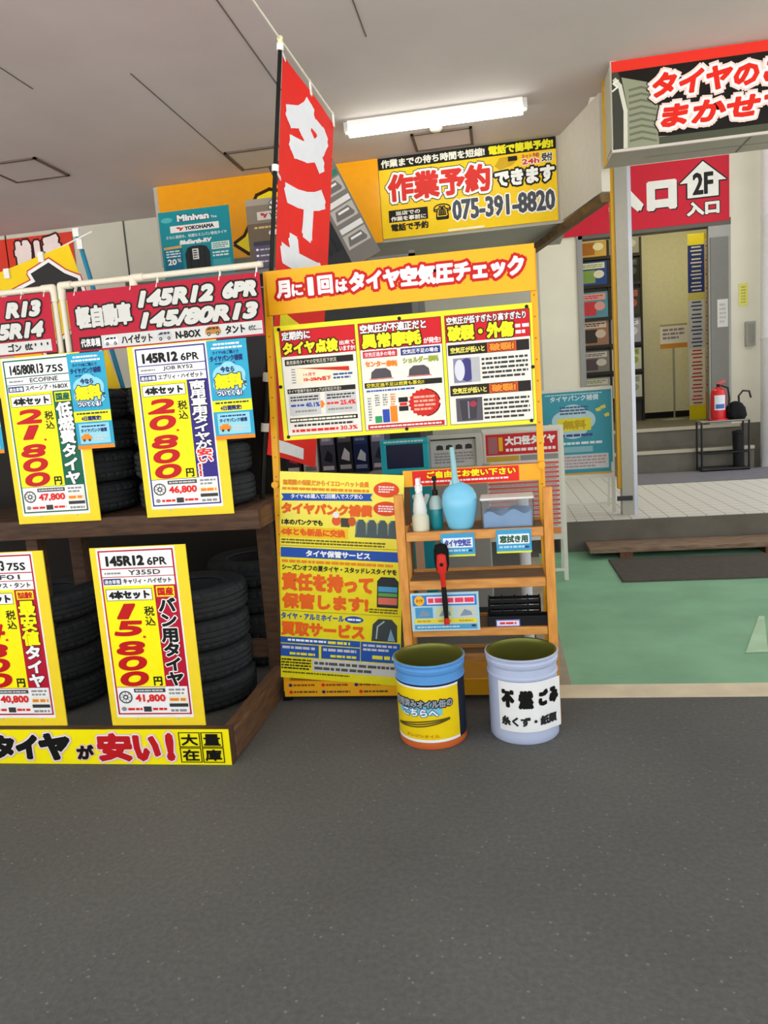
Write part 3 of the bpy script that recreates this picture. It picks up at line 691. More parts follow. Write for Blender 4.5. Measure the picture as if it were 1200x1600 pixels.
s.poly(pts, M('cc2418'), 3); s.bars(554, 326, 640, 392, 4, M('f0a890'), 5)
s.rect(360, 434, 672, 454, KR, 2); s.bars(368, 438, 660, 450, 1, PINKW, 3)
for v in (138, 300):
    s.rect(702, v, 1018, v + 42, CH, 2); s.text('空気圧が低いと', 712, v + 10, 846, v + 34, M('e8dc60'), 4, .04); s.rect(856, v + 3, 968, v + 40, M('d8541c'), 3); s.text('破裂!', 864, v + 6, 960, v + 36, M('f0902c'), 4, .07, [(3, M('8a2010'))])
    s.bars(832, v + 56, 1010, v + 146, 5, DGREY, 3, .5)
s.rect(720, 192, 824, 290, M('8684a0'), 3); s.ell(772, 240, 30, 46, M('3c3a78'), 4); s.ell(744, 240, 20, 42, M('d4d6e0'), 5); s.rect(790, 192, 824, 290, M('b2b4b8'), 4)
s.rect(722, 352, 826, 446, M('55525a'), 3); s.poly([(736, 360), (808, 356), (800, 438), (744, 442)], M('3c3a40'), 4); s.ell(790, 378, 14, 12, M('a83048'), 5); s.rect(768, 366, 774, 436, M('86848a'), 5)
g = s.build('tyre_check_poster', loc=(-.408, SY - .022, 1.247), rot=(0, 0, 0)); tag(g, 'wide yellow poster with three red-headed panels on the display stand', 'poster')
pp = g
for x, z in ((-.54, .49), (0, .49), (.54, .49), (-.555, .24), (.555, .24), (-.54, .015), (0, .015), (.54, .015)):
    q = MB(); q.tube([(x, -.004, z), (x, .01, z)], .008, BLACK, 8); q.build('bolt', pp)

# lower service poster
s = Sheet(650, 1190, .572, .985, .004, M('e9dc1e', .22, kind='poster'))
OR2 = M('e8641e'); 
s.text('無期間の保証だからイエローハット会員', 18, 42, 470, 74, ORANGE, 3, .03); s.bars(14, 80, 470, 106, 1, ORANGE)
s.ell(560, 82, 66, 42, M('e04a24'), 2); s.bars(520, 60, 600, 100, 3, PINKW, 3); s.ell(560, 186, 66, 40, M('e04a24'), 2); s.bars(520, 166, 600, 206, 3, PINKW, 3)
s.poly([(8, 122), (490, 106), (478, 128), (490, 146), (8, 162), (20, 142)], BLUE, 2); s.text('タイヤ4本購入で2回購入でスグ安心', 60, 122, 440, 148, WHITE, 3, .02, slope=-.03)
s.text('タイヤパンク補償', 8, 170, 490, 236, OR2, 3, .07); s.text('1本のパンクでも', 10, 262, 230, 296, M('2c2410'), 3, .05); s.rect(0, 306, 362, 366, M('f2c81e'), 2); s.text('4本とも新品に交換', 4, 312, 350, 356, OR2, 3, .07)
s.ell(302, 264, 24, 26, M('e05a2a'), 3); s.rect(326, 246, 372, 296, M('4a4038'), 3); s.ell(384, 264, 20, 26, M('c85a2a'), 3); s.ell(300, 230, 18, 18, M('e6e6dc'), 4)
for k in range(4):
    u = 400 + k * 56; s.poly([(u, 350), (u + 4, 270), (u + 18, 250), (u + 42, 250), (u + 56, 270), (u + 58, 350)], M('4c5c5c'), 3); s.line([(u + 4, 330), (u + 8, 270), (u + 20, 254)], 4, M('8ea09a'), 4)
s.bars(8, 372, 560, 404, 2, M('6a5f10')); s.line([(4, 414), (646, 410)], 3, M('9a8f12'), 2)
s.rect(4, 424, 642, 480, M('2250a8'), 2); s.text('タイヤ保管サービス', 140, 434, 482, 472, WHITE, 3, .05)
s.bars(10, 488, 600, 516, 1, ORANGE); s.text('シーズンオフの夏タイヤ・スタッドレスタイヤを', 10, 520, 622, 554, M('2c2410'), 3, .04)
s.text('責任を持って', 8, 566, 500, 672, OR2, 3, .06); s.text('保管します!', 8, 684, 476, 776, OR2, 3, .06)
s.poly([(520, 740), (520, 590), (540, 566), (610, 566), (632, 590), (632, 740)], M('2c3030'), 3); s.rect(526, 620, 626, 650, M('4a9ac4'), 4); s.rect(526, 656, 626, 676, M('5ea050'), 4); s.rect(526, 682, 626, 722, M('d8705c'), 4); s.bars(480, 746, 630, 776, 2, M('6a5f10'))
s.line([(4, 790), (646, 786)], 3, M('9a8f12'), 2)
s.text('タイヤ・アルミホイール', 4, 800, 346, 838, BLUE, 3, .04); s.ell(400, 820, 50, 20, BLUE, 3); s.bars(366, 810, 436, 830, 1, WHITE, 4)
s.text('買取サービス', 2, 850, 458, 936, OR2, 3, .06); s.poly([(494, 936), (500, 840), (530, 806), (600, 806), (628, 840), (630, 936)], M('3c4444'), 3); s.line([(520, 920), (526, 850), (560, 820)], 8, M('a8b4b4'), 4); s.poly([(580, 930), (596, 860), (620, 930)], M('7ca0b8'), 5)
s.rect(0, 944, 434, 980, M('2454a8'), 2); s.bars(40, 950, 250, 972, 1, WHITE); s.bars(260, 948, 380, 976, 1, M('e8dc30')); s.rect(438, 944, 646, 1060, M('2454a8'), 2); s.bars(450, 952, 630, 1000, 2, LGREY); s.bars(500, 1012, 620, 1050, 1, M('e8dc30'))
for u in (0, 224): s.rect(u, 986, u + 210, 1060, M('2454a8'), 2); s.bars(u + 10, 992, u + 190, 1020, 1, LGREY); s.bars(u + 50, 1028, u + 190, 1054, 1, M('e8dc30'))
s.rect(176, 1066, 646, 1140, LGREY, 2); s.bars(186, 1074, 620, 1134, 2, M('55554c')); s.bars(4, 1070, 168, 1138, 4, M('33331c')); s.bars(10, 1146, 380, 1162, 1, M('6a5f10'))
PSX = -.765
tag(s.build('service_poster', loc=(-.806, SY - .034, .104), rot=(0, math.radians(5.2), 0)), 'tall yellow poster with blue bands and orange lettering low on the display stand', 'poster')

# ------------------------------------------------------------------ wooden shelf and what stands on it
OW2 = wood('b8752c', 'd89a4a', .5, (1, 5, 5)); OWv = wood('c07a28', 'e09c40', .5, (5, 5, 1)); DW = wood('5a4128', '7c5c3a', .6, (1, 5, 5))
t = thing('wooden_shelf', 'light brown wooden ladder shelf standing in front of the yellow display stand', 'shelf')
for x in (-.435, .172):
    MB().box((x - .019, 3.0, 0), (x + .019, 3.03, 1.0), OWv).build('leg', t, bevel=.003)
    MB().box((x - .015, 3.165, 0), (x + .015, 3.19, .84), OWv).build('leg', t, bevel=.003)
for z, d, q in ((.835, .035, 0), (.625, .035, 0), (.415, .03, 0), (.27, .03, .088)):
    MB().box((-.414, 3.004 + q, z - d), (.151, 3.024 + q, z + .004), OW2).build('front_strip', t, bevel=.003)
    MB().box((-.414, 3.026 + q, z - .018), (.151, 3.19, z), DW).build('shelf_board', t)
    MB().box((-.414, 3.19, z - .02), (.151, 3.205, z + .012), OW2).build('back_strip', t)
def card(name, w_, h_, loc, label, fn, cat='card', group=None, rot=(0, 0, 0)):
    s = Sheet(w_ * 1000, h_ * 1000, w_, h_, .002, WHITE); fn(s); return tag(s.build(name, loc=loc, rot=rot), label, cat, group)
def shelf_card(txt, col):
    def f(s):
        W, H_ = s.W, s.H
        s.rect(0, 0, W, H_, M('3f9ac8'), 1); s.rect(W * .06, H_ * .2, W * .94, H_ * .62, M('e4eef2'), 2); s.text(txt, W * .1, H_ * .25, W * .9, H_ * .57, col, 3, .05)
        s.bars(W * .08, H_ * .66, W * .8, H_ * .82, 1, M('a8d4e8'), 2); s.rect(0, H_ * .92, W, H_, M('d8dc30'), 2); s.rect(W * .8, H_ * .72, W * .92, H_ * .8, M('2a3a6a'), 2)
    return f
a0_ = at(690, 828, 2.998); a1_ = at(742, 860, 2.998)
card('shelf_card', .138, .098, (-.198, 2.996, .732), 'blue and white card under the light blue water jug', shelf_card('タイヤ空気圧', M('4a55a8')), group='blue shelf cards')
card('shelf_card', .142, .098, (.03, 2.996, .738), 'blue and white card under the clear plastic box', shelf_card('窓拭き用', M('2c5a3c')), group='blue shelf cards')
def instr(s):
    W, H_ = s.W, s.H
    s.rect(0, 0, W, H_, M('a9cdd8'), 0.6); s.rect(W * .03, H_ * .06, W * .97, H_ * .34, M('2f7fc8'), 1); s.ell(W * .13, H_ * .2, W * .075, H_ * .13, M('f0b428'), 2); s.text('タイヤ', W * .08, H_ * .15, W * .18, H_ * .25, M('b8541c'), 3, .04)
    s.rect(W * .24, H_ * .1, W * .94, H_ * .3, M('f0d8e0'), 2); s.bars(W * .26, H_ * .1, W * .93, H_ * .3, 1, M('e0405c'), 3, .6)
    for k in range(3):
        u = W * (.06 + k * .31); s.rect(u, H_ * .38, u + W * .26, H_ * .66, [M('4a94c0'), M('c4cf9c'), M('c9cab6')][k], 1); s.poly([(u + 10, H_ * .62), (u + 30, H_ * .44), (u + W * .2, H_ * .5), (u + W * .22, H_ * .6)], M('7d93a8'), 2)
    s.rect(W * .04, H_ * .68, W * .96, H_ * .80, M('e6cf3a'), 1)
    for k in range(3): s.bars(W * (.08 + k * .31), H_ * .7, W * (.28 + k * .31), H_ * .78, 1, M('b89a2c'), 2)
    s.rect(W * .04, H_ * .83, W * .96, H_ * .96, M('4f97bf'), 1); s.bars(W * .08, H_ * .86, W * .7, H_ * .93, 1, M('b8dae8'), 2); s.rect(W * .88, H_ * .85, W * .94, H_ * .9, M('26304a'), 2)
card('instruction_card', .285, .165, (-.268, 2.985, .418), 'wide pale blue instruction card with a yellow strip below the brush', instr)
# brush
t = thing('tyre_brush', 'black-bristled brush with red head hanging in front of the instruction card', 'brush')
bp_ = at(690, 880, 2.955); bx = bp_.x; bz = bp_.z
g = MB(); vs = []
g.lathe([(.001, -.06), (.022, -.056), (.030, -.03), (.031, .0), (.031, .03), (.024, .055), (.001, .062)], 20, M('151414', .95, bump=.6, scale=60), (0, 0, 0)); br = g.build('bristles', t, loc=(bx, 2.968, bz + .02)); br.scale = (1, .5, 1)
g = MB(); g.lathe([(.001, -.05), (.018, -.045), (.022, -.01), (.018, .03), (.001, .036)], 18, M('c8281e', .35)); o = g.build('head', t, loc=(bx, 2.953, bz + .005)); o.scale = (1, .45, 1)
g = MB(); g.ball((bx, 2.944, bz - .004), .008, BLACK, 8); g.build('hub', t)
g = MB(); g.tube([(bx, 2.955, bz - .03), (bx + .002, 2.958, bz - .10)], [.012, .010], M('c8281e', .35), 12); g.build('neck', t)
g = MB(); g.tube([(bx + .002, 2.958, bz - .10), (bx + .004, 2.960, bz - .17), (bx + .005, 2.962, bz - .24)], [.010, .012, .009], BLACK, 12); g.build('handle', t)
g = MB(); g.tube([(bx + .005, 2.962, bz - .235), (bx + .006, 2.962, bz - .262)], [.011, .012], M('c8281e', .35), 12); g.build('end_cap', t)
# bottles, jug, box on the top shelf (z = .839)
TZ = .835
def lathe_thing(prof, n, m): g = MB(); g.lathe(prof, n, m); return g
b = at(658, 825, 3.06); t = thing('spray_bottle', 'white trigger spray bottle with cloudy base at the end of the top shelf', 'bottle', (b.x, 3.06, TZ))
lathe_thing([(.001, 0), (.034, 0), (.036, .008), (.036, .06), (.028, .075)], 24, M('cfcdb4', .4)).build('liquid_base', t)
lathe_thing([(.028, .075), (.030, .085), (.026, .12), (.016, .155), (.013, .17), (.001, .171)], 24, M('d8dcd4', .3)).build('body', t)
lathe_thing([(.001, .168), (.016, .17), (.016, .195), (.010, .20), (.001, .201)], 16, M('f0f0ee')).build('cap', t)
g = MB(); g.box((-.008, -.03, .2), (.008, .022, .225), M('f0f0ee')); g.tube([(0, -.03, .214), (0, -.042, .214)], .005, M('f0f0ee'), 10); g.bar((0, -.02, .2), (0, -.034, .165), .008, .006, M('f0f0ee')); g.build('trigger_head', t)
b = at(683, 824, 3.10); t = thing('pump_bottle', 'teal soap bottle with black pump beside the spray bottle', 'bottle', (b.x, 3.10, TZ))
lathe_thing([(.001, 0), (.026, 0), (.028, .006), (.028, .085), (.001, .086)], 24, M('0d7f88', .25)).build('liquid', t)
lathe_thing([(.028, .086), (.028, .115), (.020, .135), (.012, .145), (.001, .146)], 24, M('9db4b0', .2)).build('body', t)
lathe_thing([(.001, .14), (.013, .143), (.013, .165), (.006, .17), (.005, .205), (.010, .207), (.010, .225), (.001, .226)], 16, BLACK).build('pump', t); pump = bpy.data.objects['pump']
MB().tube([(0, 0, .216), (.0, -.03, .214)], .004, BLACK, 8).build('spout', pump)
b = at(720, 825, 3.055); JB = M('74c0de', .25, kind='plastic')
t = thing('water_jug', 'rounded light blue plastic water jug with a long upright spout', 'jug', (b.x, 3.07, TZ))
g = MB(); n = 28; prof = [(.001, 0), (.60, 0), (.72, .012), (.82, .04), (.95, .08), (1, .11), (.96, .145), (.80, .17), (.5, .188), (.26, .197), (.001, .198)]
g.lathe([(r * .074, z) for r, z in prof], n, JB); jo = g.build('body', t); jo.scale = (1, .72, 1)
g = MB(); g.tube([(-.012, 0, .188), (-.014, 0, .23), (-.016, .0, .28), (-.020, 0, .345)], [.016, .0125, .011, .009], M('8fbfc4', .3, kind='plastic'), 14); g.build('spout', t)
g = MB(); g.tube([(-.034, 0, .178), (-.030, 0, .2), (-.012, 0, .205), (.004, 0, .198)], .006, M('a9cfd0', .3), 10); g.build('collar', t)
c0 = at(752, 822, 3.05); c1 = at(836, 820, 3.05); cw = c1.x - c0.x
t = thing('plastic_box', 'clear lidded plastic box half full of pale blue cloths', 'box', ((c0.x + c1.x) / 2, 3.10, TZ))
hw = cw / 2; 
CLR = M('e8ecee', .08, kind='clear_plastic', trans=.95)
g = MB(); th_ = .003; hh = .118; sl = .008
g.box((-hw + sl, -.062, 0), (hw - sl, .062, th_), CLR); g.box((-hw + .003, -.066, th_), (hw - .003, -.063, hh), CLR); g.box((-hw + .003, .063, th_), (hw - .003, .066, hh), CLR); g.box((-hw + .003, -.063, th_), (-hw + .006, .063, hh), CLR); g.box((hw - .006, -.063, th_), (hw - .003, .063, hh), CLR)
g.build('box_body', t)
g = MB(); g.box((-hw, -.069, hh), (hw, .069, hh + .01), M('d8d8d4', .35)); g.build('lid', t, bevel=.003)
g = MB(); nx = 14; ny = 6; vs = []; 
for j in range(ny + 1):
    for i in range(nx + 1):
        x = -hw + .012 + (2 * hw - .024) * i / nx; y = -.055 + .11 * j / ny
        vs.append((x, y, .058 + .012 * math.sin(i * .9 + j) + .012 * i / nx))
k0 = len(vs); vs += [(v[0], v[1], th_) for v in vs]
fs = [(j * (nx + 1) + i, j * (nx + 1) + i + 1, (j + 1) * (nx + 1) + i + 1, (j + 1) * (nx + 1) + i) for j in range(ny) for i in range(nx)]
ed = [i for i in range(nx + 1)] + [(j) * (nx + 1) + nx for j in range(1, ny + 1)] + [ny * (nx + 1) + i for i in range(nx - 1, -1, -1)] + [j * (nx + 1) for j in range(ny - 1, 0, -1)]
fs += [(ed[i], ed[i] + k0, ed[(i + 1) % len(ed)] + k0, ed[(i + 1) % len(ed)]) for i in range(len(ed))]
g.add(vs, fs, M('8fb4dc', .8, kind='cloth'), True); tag(g.build('cleaning_cloth', t), None, None)
# crate and tray
t = thing('plastic_crate', 'small black slatted plastic crate behind the white bucket', 'crate', (.02, 3.155, .415))
g = MB(); BL = M('16171a', .4, kind='plastic')
for z in (.0, .03, .06, .09): g.box((-.11, -.033, z), (.11, -.029, z + .016), BL); g.box((-.11, .029, z), (.11, .033, z + .016), BL)
for x in (-.11, -.055, 0, .055, .106): g.box((x, -.035, 0), (x + .006, -.028, .112), BL); g.box((x, .028, 0), (x + .006, .035, .112), BL)
g.box((-.112, -.035, 0), (-.108, .035, .112), BL); g.box((.108, -.035, 0), (.112, .035, .112), BL); g.build('side_slats', t); MB().box((-.108, -.029, 0), (.108, .029, .006), BL).build('bottom', t)
t = thing('plastic_tray', 'black plastic tray with a white and red label above the white bucket', 'tray', (.035, 3.062, .415))
g = MB(); g.box((-.125, -.035, 0), (.125, .035, .006), BL); g.box((-.13, -.04, .0), (.13, -.035, .058), BL); g.box((-.13, .035, 0), (.13, .04, .05), BL); g.box((-.13, -.035, 0), (-.125, .035, .055), BL); g.box((.125, -.035, 0), (.13, .035, .055), BL); g.build('tray_body', t, bevel=.002)
s = Sheet(100, 36, .10, .036, .001, M('e6e2f0')); s.frame(0, 0, 100, 36, 4, M('5a6ac0'), 2); s.bars(16, 8, 84, 28, 1, M('d8302c'), 3); s.build('label', t, loc=(-.045, -.0425, .005)); t.scale = (1, 1, .8); bpy.data.objects['plastic_crate'].scale = (1, 1, .85)

# ------------------------------------------------------------------ paint pails
def cyl_bend(R, c=(0, 0)):
    return lambda x, y, z: (c[0] + (R - y) * math.sin(x / R), c[1] - (R - y) * math.cos(x / R), z)
OLIVE = M('8a893e', .32, .6, kind='tin')
def pail(loc, name, label, out_mat, R=.139, Hh=.352, tilt=(0, 0, 0)):
    t = thing(name, label, 'bucket', loc, tilt)
    prof = [(.001, .006), (R - .012, .006), (R - .004, .0), (R, .006), (R, .03), (R, Hh * .745), (R + .004, Hh * .755), (R + .004, Hh * .775), (R, Hh * .785), (R, Hh * .87), (R + .005, Hh * .885), (R + .006, Hh * .93), (R + .002, Hh * .945), (R + .003, Hh * .965), (R + .009, Hh * .98), (R + .009, Hh * .995), (R + .004, Hh)]
    lathe_ = MB(); lathe_.lathe(prof, 56, out_mat); lathe_.build('shell', t)
    pin = [(R + .004, Hh), (R - .002, Hh * .995), (R - .004, Hh * .97), (R - .006, Hh * .93), (R - .004, Hh * .88), (R - .004, .012), (.001, .012)]
    lathe_ = MB(); lathe_.lathe(pin, 56, OLIVE); lathe_.build('lining', t)
    return t
PW1 = M('b9c3dc', .35, kind='enamel')
PB = M('5d9bd8', .35, kind='enamel'); PN = M('1e2436', .4); PO = M('d86a34', .4); PYL = M('f0cf14', .35)
def om(i, k):
    a = 360 * (k + .5) / 56
    if i >= 7: return PB
    if i <= 3: return PO
    return PN
r1 = .139
pl = pail((-.338, 2.885, .001), 'paint_pail', 'yellow-labelled pail with blue rim standing on the asphalt', om)
_cb = cyl_bend(r1 + .0012); _sh = math.radians(-46)
def pail_wrap(x, y, z):
    a = _cb(x, y, z); return (a[0] * math.cos(_sh) - a[1] * math.sin(_sh), a[0] * math.sin(_sh) + a[1] * math.cos(_sh), a[2])
s = Sheet(560, 290, .50, .235, board=PYL, bend=pail_wrap)
s.rect(0, 0, 560, 14, WHITE, 1); s.rect(0, 276, 560, 290, WHITE, 1)
for p in ((150, 110, 240, 60), (200, 150, 200, 50)): pass
s.grid(250, 78, 470, 150, M('79c2d6'), 1, 16, 6)
s.text('使用済みオイル缶の', 222, 70, 520, 112, M('9aa4ac'), 3, .05, [(5, M('2a2420'))]); s.text('こちらへ', 280, 116, 450, 156, WHITE, 3, .05, [(4, M('3a78a0'))])
for q in (0, 1, 2): s.line([(232 + 15 * i, 220 - i * 2.4 - 9 * math.sin(i / 18 * PI) * (q - 1) - q * 3) for i in range(19)], 7, M('5a4f20'), 2)
s.text('エンジンオイル', 290, 248, 450, 264, M('c87a1c'), 3, .03)
lab = s.build('paper_label', pl, loc=(0, 0, .032))
pw = pail((.037, 2.93, .001), 'white_pail', 'white pail with a taped paper notice standing on the asphalt', PW1)
R2 = .1425
def notice(x, y, z):
    # wraps the pail and then leaves it straight at one side
    xm = .085
    if x <= xm: return ((R2 - y) * math.sin(x / R2), -(R2 - y) * math.cos(x / R2), z)
    a = xm / R2; d = x - xm
    return ((R2 - y) * math.sin(a) + d * math.cos(a * .8), -(R2 - y) * math.cos(a) + d * math.sin(a * .8), z)
s = Sheet(360, 285, .275, .205, board=M('eeeeec', .5), bend=notice)
s.text('不', 20, 44, 92, 146, BLACK, 2, .09); s.text('燃', 112, 44, 190, 150, BLACK, 2, .07); s.text('ご', 216, 48, 276, 140, BLACK, 2, .09); s.text('み', 282, 48, 346, 140, BLACK, 2, .09)
s.text('糸くず・紙類', 14, 196, 330, 252, M('2c2c2c'), 2, .06)
o = s.build('paper_notice', pw, loc=(0, 0, .055)); o.rotation_euler = (0, 0, math.radians(12))

# ------------------------------------------------------------------ behind: storage rack with boards
ST = M('6e6e6c', .5, .4, kind='steel')
t = thing('storage_rack', 'tall dark steel shelving behind the display stand', 'rack')
for x in (-2.52, -.52):
    for y in (5.02, 5.48): MB().box((x - .02, y - .02, 0), (x + .02, y + .02, 2.36), ST).build('upright', t)
for z in (.12, .92, 1.62, 2.34): MB().box((-2.5, 5.0, z - .03), (-.5, 5.5, z), ST).build('shelf_board', t)
MB().box((-2.5, 5.485, .1), (-.5, 5.495, 2.30), M('4a4b4c', .7)).build('back_panel', t)
# teal board
TB = M('138a96', .35, kind='poster')
def board_at(x0, x1, y, z, h, s, name, label, cat='board', rot=(0, 0, 0)):
    return tag(s.build(name, loc=((x0 + x1) / 2, y, z), rot=rot), label, cat)
def tyre_art(s, u0, v0, u1, v1, lv=3):
    w_ = u1 - u0; h_ = v1 - v0
    s.poly([(u0, v1), (u0 - w_ * .02, v0 + h_ * .3), (u0 + w_ * .1, v0 + h_ * .06), (u0 + w_ * .3, v0), (u1 - w_ * .3, v0), (u1 - w_ * .1, v0 + h_ * .06), (u1 + w_ * .02, v0 + h_ * .3), (u1, v1)], M('24282a'), lv)
    for k in (.2, .5, .8): s.rect(u0 + w_ * (k - .015), v0 + h_ * .05, u0 + w_ * (k + .015), v1, M('0c0e0f'), lv + 1)
    s.rect(u0 + w_ * .3, v0 + h_ * .12, u0 + w_ * .55, v0 + h_ * .55, M('e6e6e2'), lv + 2); s.bars(u0 + w_ * .33, v0 + h_ * .15, u0 + w_ * .52, v0 + h_ * .52, 4, DGREY, lv + 3)
s = Sheet(318, 400, .535, .66, .006, TB)
s.ell(36, 46, 26, 14, M('4fb0b4'), 1); s.text('Minivan', 84, 24, 228, 60, M('e4e8e8'), 3, .07, [(3, DGREY)]); s.text('Tire', 236, 46, 262, 58, WHITE, 3, .03)
s.rect(48, 80, 268, 116, M('e8e8e4'), 2); s.poly([(76, 88), (92, 88), (96, 94), (112, 88), (98, 108), (88, 108), (92, 98), (80, 98)], M('d02a30'), 3); s.text('YOKOHAMA', 114, 87, 246, 109, M('1f2430'), 3, .06)
s.text('さらに長持ち、快適なミニバン専用タイヤ', 26, 130, 300, 148, M('d8ece8'), 3, .02); s.text('BluEarth-RV', 84, 160, 230, 184, WHITE, 3, .08, (), .2)
s.rect(10, 186, 92, 320, M('0f6d88'), 2); s.poly([(10, 190), (92, 186), (92, 200), (10, 204)], M('c8a860'), 3); s.bars(18, 208, 84, 250, 3, M('c8e4e4'), 3); s.text('20', 22, 256, 62, 288, WHITE, 3, .04); s.text('%', 66, 256, 84, 276, WHITE, 3, .02)
tyre_art(s, 106, 196, 214, 330); s.rect(226, 188, 306, 226, M('dfe8e2'), 2); s.bars(232, 192, 300, 222, 3, M('3c9a88'), 3); s.bars(228, 236, 304, 268, 2, M('d0e8e4'), 3); s.rect(226, 280, 306, 320, M('3fa0a8'), 2)
b = at(304, 330, 5.3); board_at(b.x - .27, b.x + .27, 5.27, 2.341, .66, s, 'tyre_poster_board', 'teal tyre poster board standing on the tall shelving')
bz2 = at(304, 328, 5.3).z
bpy.data.objects['tyre_poster_board'].location.z = 2.341; bpy.data.objects['tyre_poster_board'].scale.z = (bz2 - 2.341) / .66
s = Sheet(300, 400, .50, .58, .006, M('84796a', .4, kind='poster'))
s.rect(0, 0, 300, 34, M('a39a8c'), 1); s.rect(0, 130, 300, 400, M('6a5c4a'), 1); s.text('SUV', 100, 14, 250, 62, M('e8e8e4'), 3, .08, [(4, DGREY)], .15); s.rect(46, 70, 260, 114, M('cfcac2'), 2); s.poly([(60, 78), (74, 78), (80, 86), (94, 78), (82, 104), (72, 104), (76, 92), (64, 92)], M('b03a38'), 3); s.text('YOKOHAMA', 98, 80, 250, 104, DGREY, 3, .05)
s.bars(30, 144, 220, 162, 1, M('d8b878')); s.text('GEOLANDAR', 90, 170, 280, 198, WHITE, 3, .07, (), .2)
s.rect(20, 226, 100, 330, M('3c3a48'), 2); s.rect(20, 250, 100, 380, M('5c566c'), 3)
for k in range(3): s.ell(34, 270 + k * 32, 6, 6, WHITE, 4); s.bars(46, 264 + k * 32, 94, 278 + k * 32, 1, LGREY, 4)
tyre_art(s, 130, 214, 270, 400)
b = at(385, 315, 5.2); o = board_at(b.x, b.x + .5, 5.17, 2.341, .58, s, 'tyre_poster_board', 'brown-grey tyre poster board behind the black flag pole'); o.scale.z = .86
# dark slanted board
s = Sheet(300, 560, .40, .84, .008, M('2c2c2e', .35, kind='poster'), edge=M('b99a5c'))
s.rect(0, 0, 300, 130, M('3b3a3e'), 1); s.rect(150, 120, 300, 560, M('77746e'), 1); s.bars(20, 20, 130, 110, 4, M('8a8888'), 2)
for k in range(4):
    v = 40 + k * 118; s.rect(168, v, 290, v + 24, M('2f7a64') if k == 1 else M('dcdcd8'), 2); s.rect(166, v + 32, 290, v + 96, M('b4b1aa'), 2); s.poly([(176, v + 84), (190, v + 44), (262, v + 42), (280, v + 80), (270, v + 88)], M('6d6b68'), 3); s.rect(200, v + 52, 260, v + 62, M('e6e6e2'), 4)
tyre_art(s, 14, 240, 140, 470)
o = s.build('tyre_poster_board', loc=(-.905, 4.985, 2.29), rot=(0, math.radians(-24), 0))
tag(o, 'dark poster board tilted behind the red flag, with small tyre pictures', 'board')
# boxes on the shelf
def carton(x, w_, y, d, z, h, m, label, art):
    t = thing('carton', label, 'carton', (x, y, z), group='cartons on the steel shelving')
    MB().box((-w_ / 2, 0, 0), (w_ / 2, d, h), m).build('carton_body', t, bevel=.002)
    s = Sheet(100, 200, w_ - .006, h - .006, board=None); art(s); s.build('front_print', t, loc=(0, -.0005, .003))
def art1(a, b_, c_):
    def f(s):
        s.rect(4, 10, 96, 90, a, 1); s.bars(14, 20, 86, 80, 3, b_, 2); s.poly([(20, 150), (50, 110), (84, 130), (80, 160)], c_, 2); s.rect(10, 172, 90, 188, b_, 1)
    return f
xs = [445, 472, 500, 527, 552, 580]
cols = [('3a3640', 'a89ca8', 'd8d0d8', 'c04050'), ('d8d4d8', '3a3840', '8a8a90', '2a2a30'), ('4a4858', '8c86a0', 'd4d0dc', '202030'), ('2c2c34', '5a5a66', 'b8b8c0', 'd0d0d8'), ('1f2c58', '30406e', '8090b8', 'd0d8e8'), ('5c5a74', 'a8a4c0', 'd8d4e0', '303048')]
nm = ['dark carton with a red mark, beside the flag end', 'pale grey carton next to the dark red-marked one', 'slate carton with pictured tools on the steel shelving', 'black carton between the slate and navy cartons', 'navy blue carton on the steel shelving', 'lilac grey carton next to the teal-framed monitor']
for i, px in enumerate(xs):
    a = at(px + 13, 720, 5.04); h = (at(px, 686, 5.04).z - .92) + (.03 if i % 2 else 0)
    q = cols[i]; carton(a.x, .105, 5.04, .22, .921, h + .12, M(q[0]), nm[i], art1(M(q[1]), M(q[2]), M(q[3])))
# monitor with teal frame, stands in front on a small cabinet with a grey case
t = thing('service_counter', 'low grey counter behind the wooden shelf carrying a monitor', 'counter')
MB().box((-.86, 4.56, .06), (-.10, 4.98, .90), M('8f8e89', .6)).build('body', t); MB().box((-.88, 4.54, .90), (-.08, 4.99, .93), M('a8a7a2', .5)).build('top', t); MB().box((-.84, 4.58, 0), (-.12, 4.96, .06), DGREY).build('plinth', t)
a = at(593, 688, 4.6); b = at(668, 686, 4.6); c = at(665, 733, 4.6)
t = thing('monitor', 'small monitor with bright teal surround and dark blank screen', 'monitor', ((a.x + b.x) / 2, 4.6, .931))
w_ = b.x - a.x; h = a.z - .931; TF = M('27b3c6', .35)
g = MB(); g.box((-w_ / 2, 0, 0), (w_ / 2, .05, .035), TF); g.box((-w_ / 2, 0, h - .035), (w_ / 2, .05, h), TF); g.box((-w_ / 2, 0, .035), (-w_ / 2 + .035, .05, h - .035), TF); g.box((w_ / 2 - .035, 0, .035), (w_ / 2, .05, h - .035), TF); g.build('surround', t, bevel=.003)
MB().box((-w_ / 2 + .035, .012, .035), (w_ / 2 - .035, .05, h - .035), M('1c2650', .15)).build('screen', t)
s = Sheet(100, 12, w_, .035, board=None); s.bars(8, 3, 92, 9, 1, M('d8f0f2'), 1); s.build('lettering', t, loc=(0, -.0005, h - .035))
a = at(667, 690, 4.68); b = at(750, 676, 4.68)
t = thing('display_case', 'grey framed display case with pictured tyres beside the teal monitor', 'display case', ((a.x + b.x) / 2, 4.68, .931))
w_ = b.x - a.x; h = b.z - .931
g = MB(); FM = M('a9aaa4', .35, .5)
g.box((-w_ / 2, 0, 0), (w_ / 2, .12, .02), FM); g.box((-w_ / 2, 0, h - .025), (w_ / 2, .12, h), FM); g.box((-w_ / 2, 0, .02), (-w_ / 2 + .02, .12, h - .025), FM); g.box((w_ / 2 - .03, 0, .02), (w_ / 2, .12, h - .025), FM); g.build('case_frame', t)
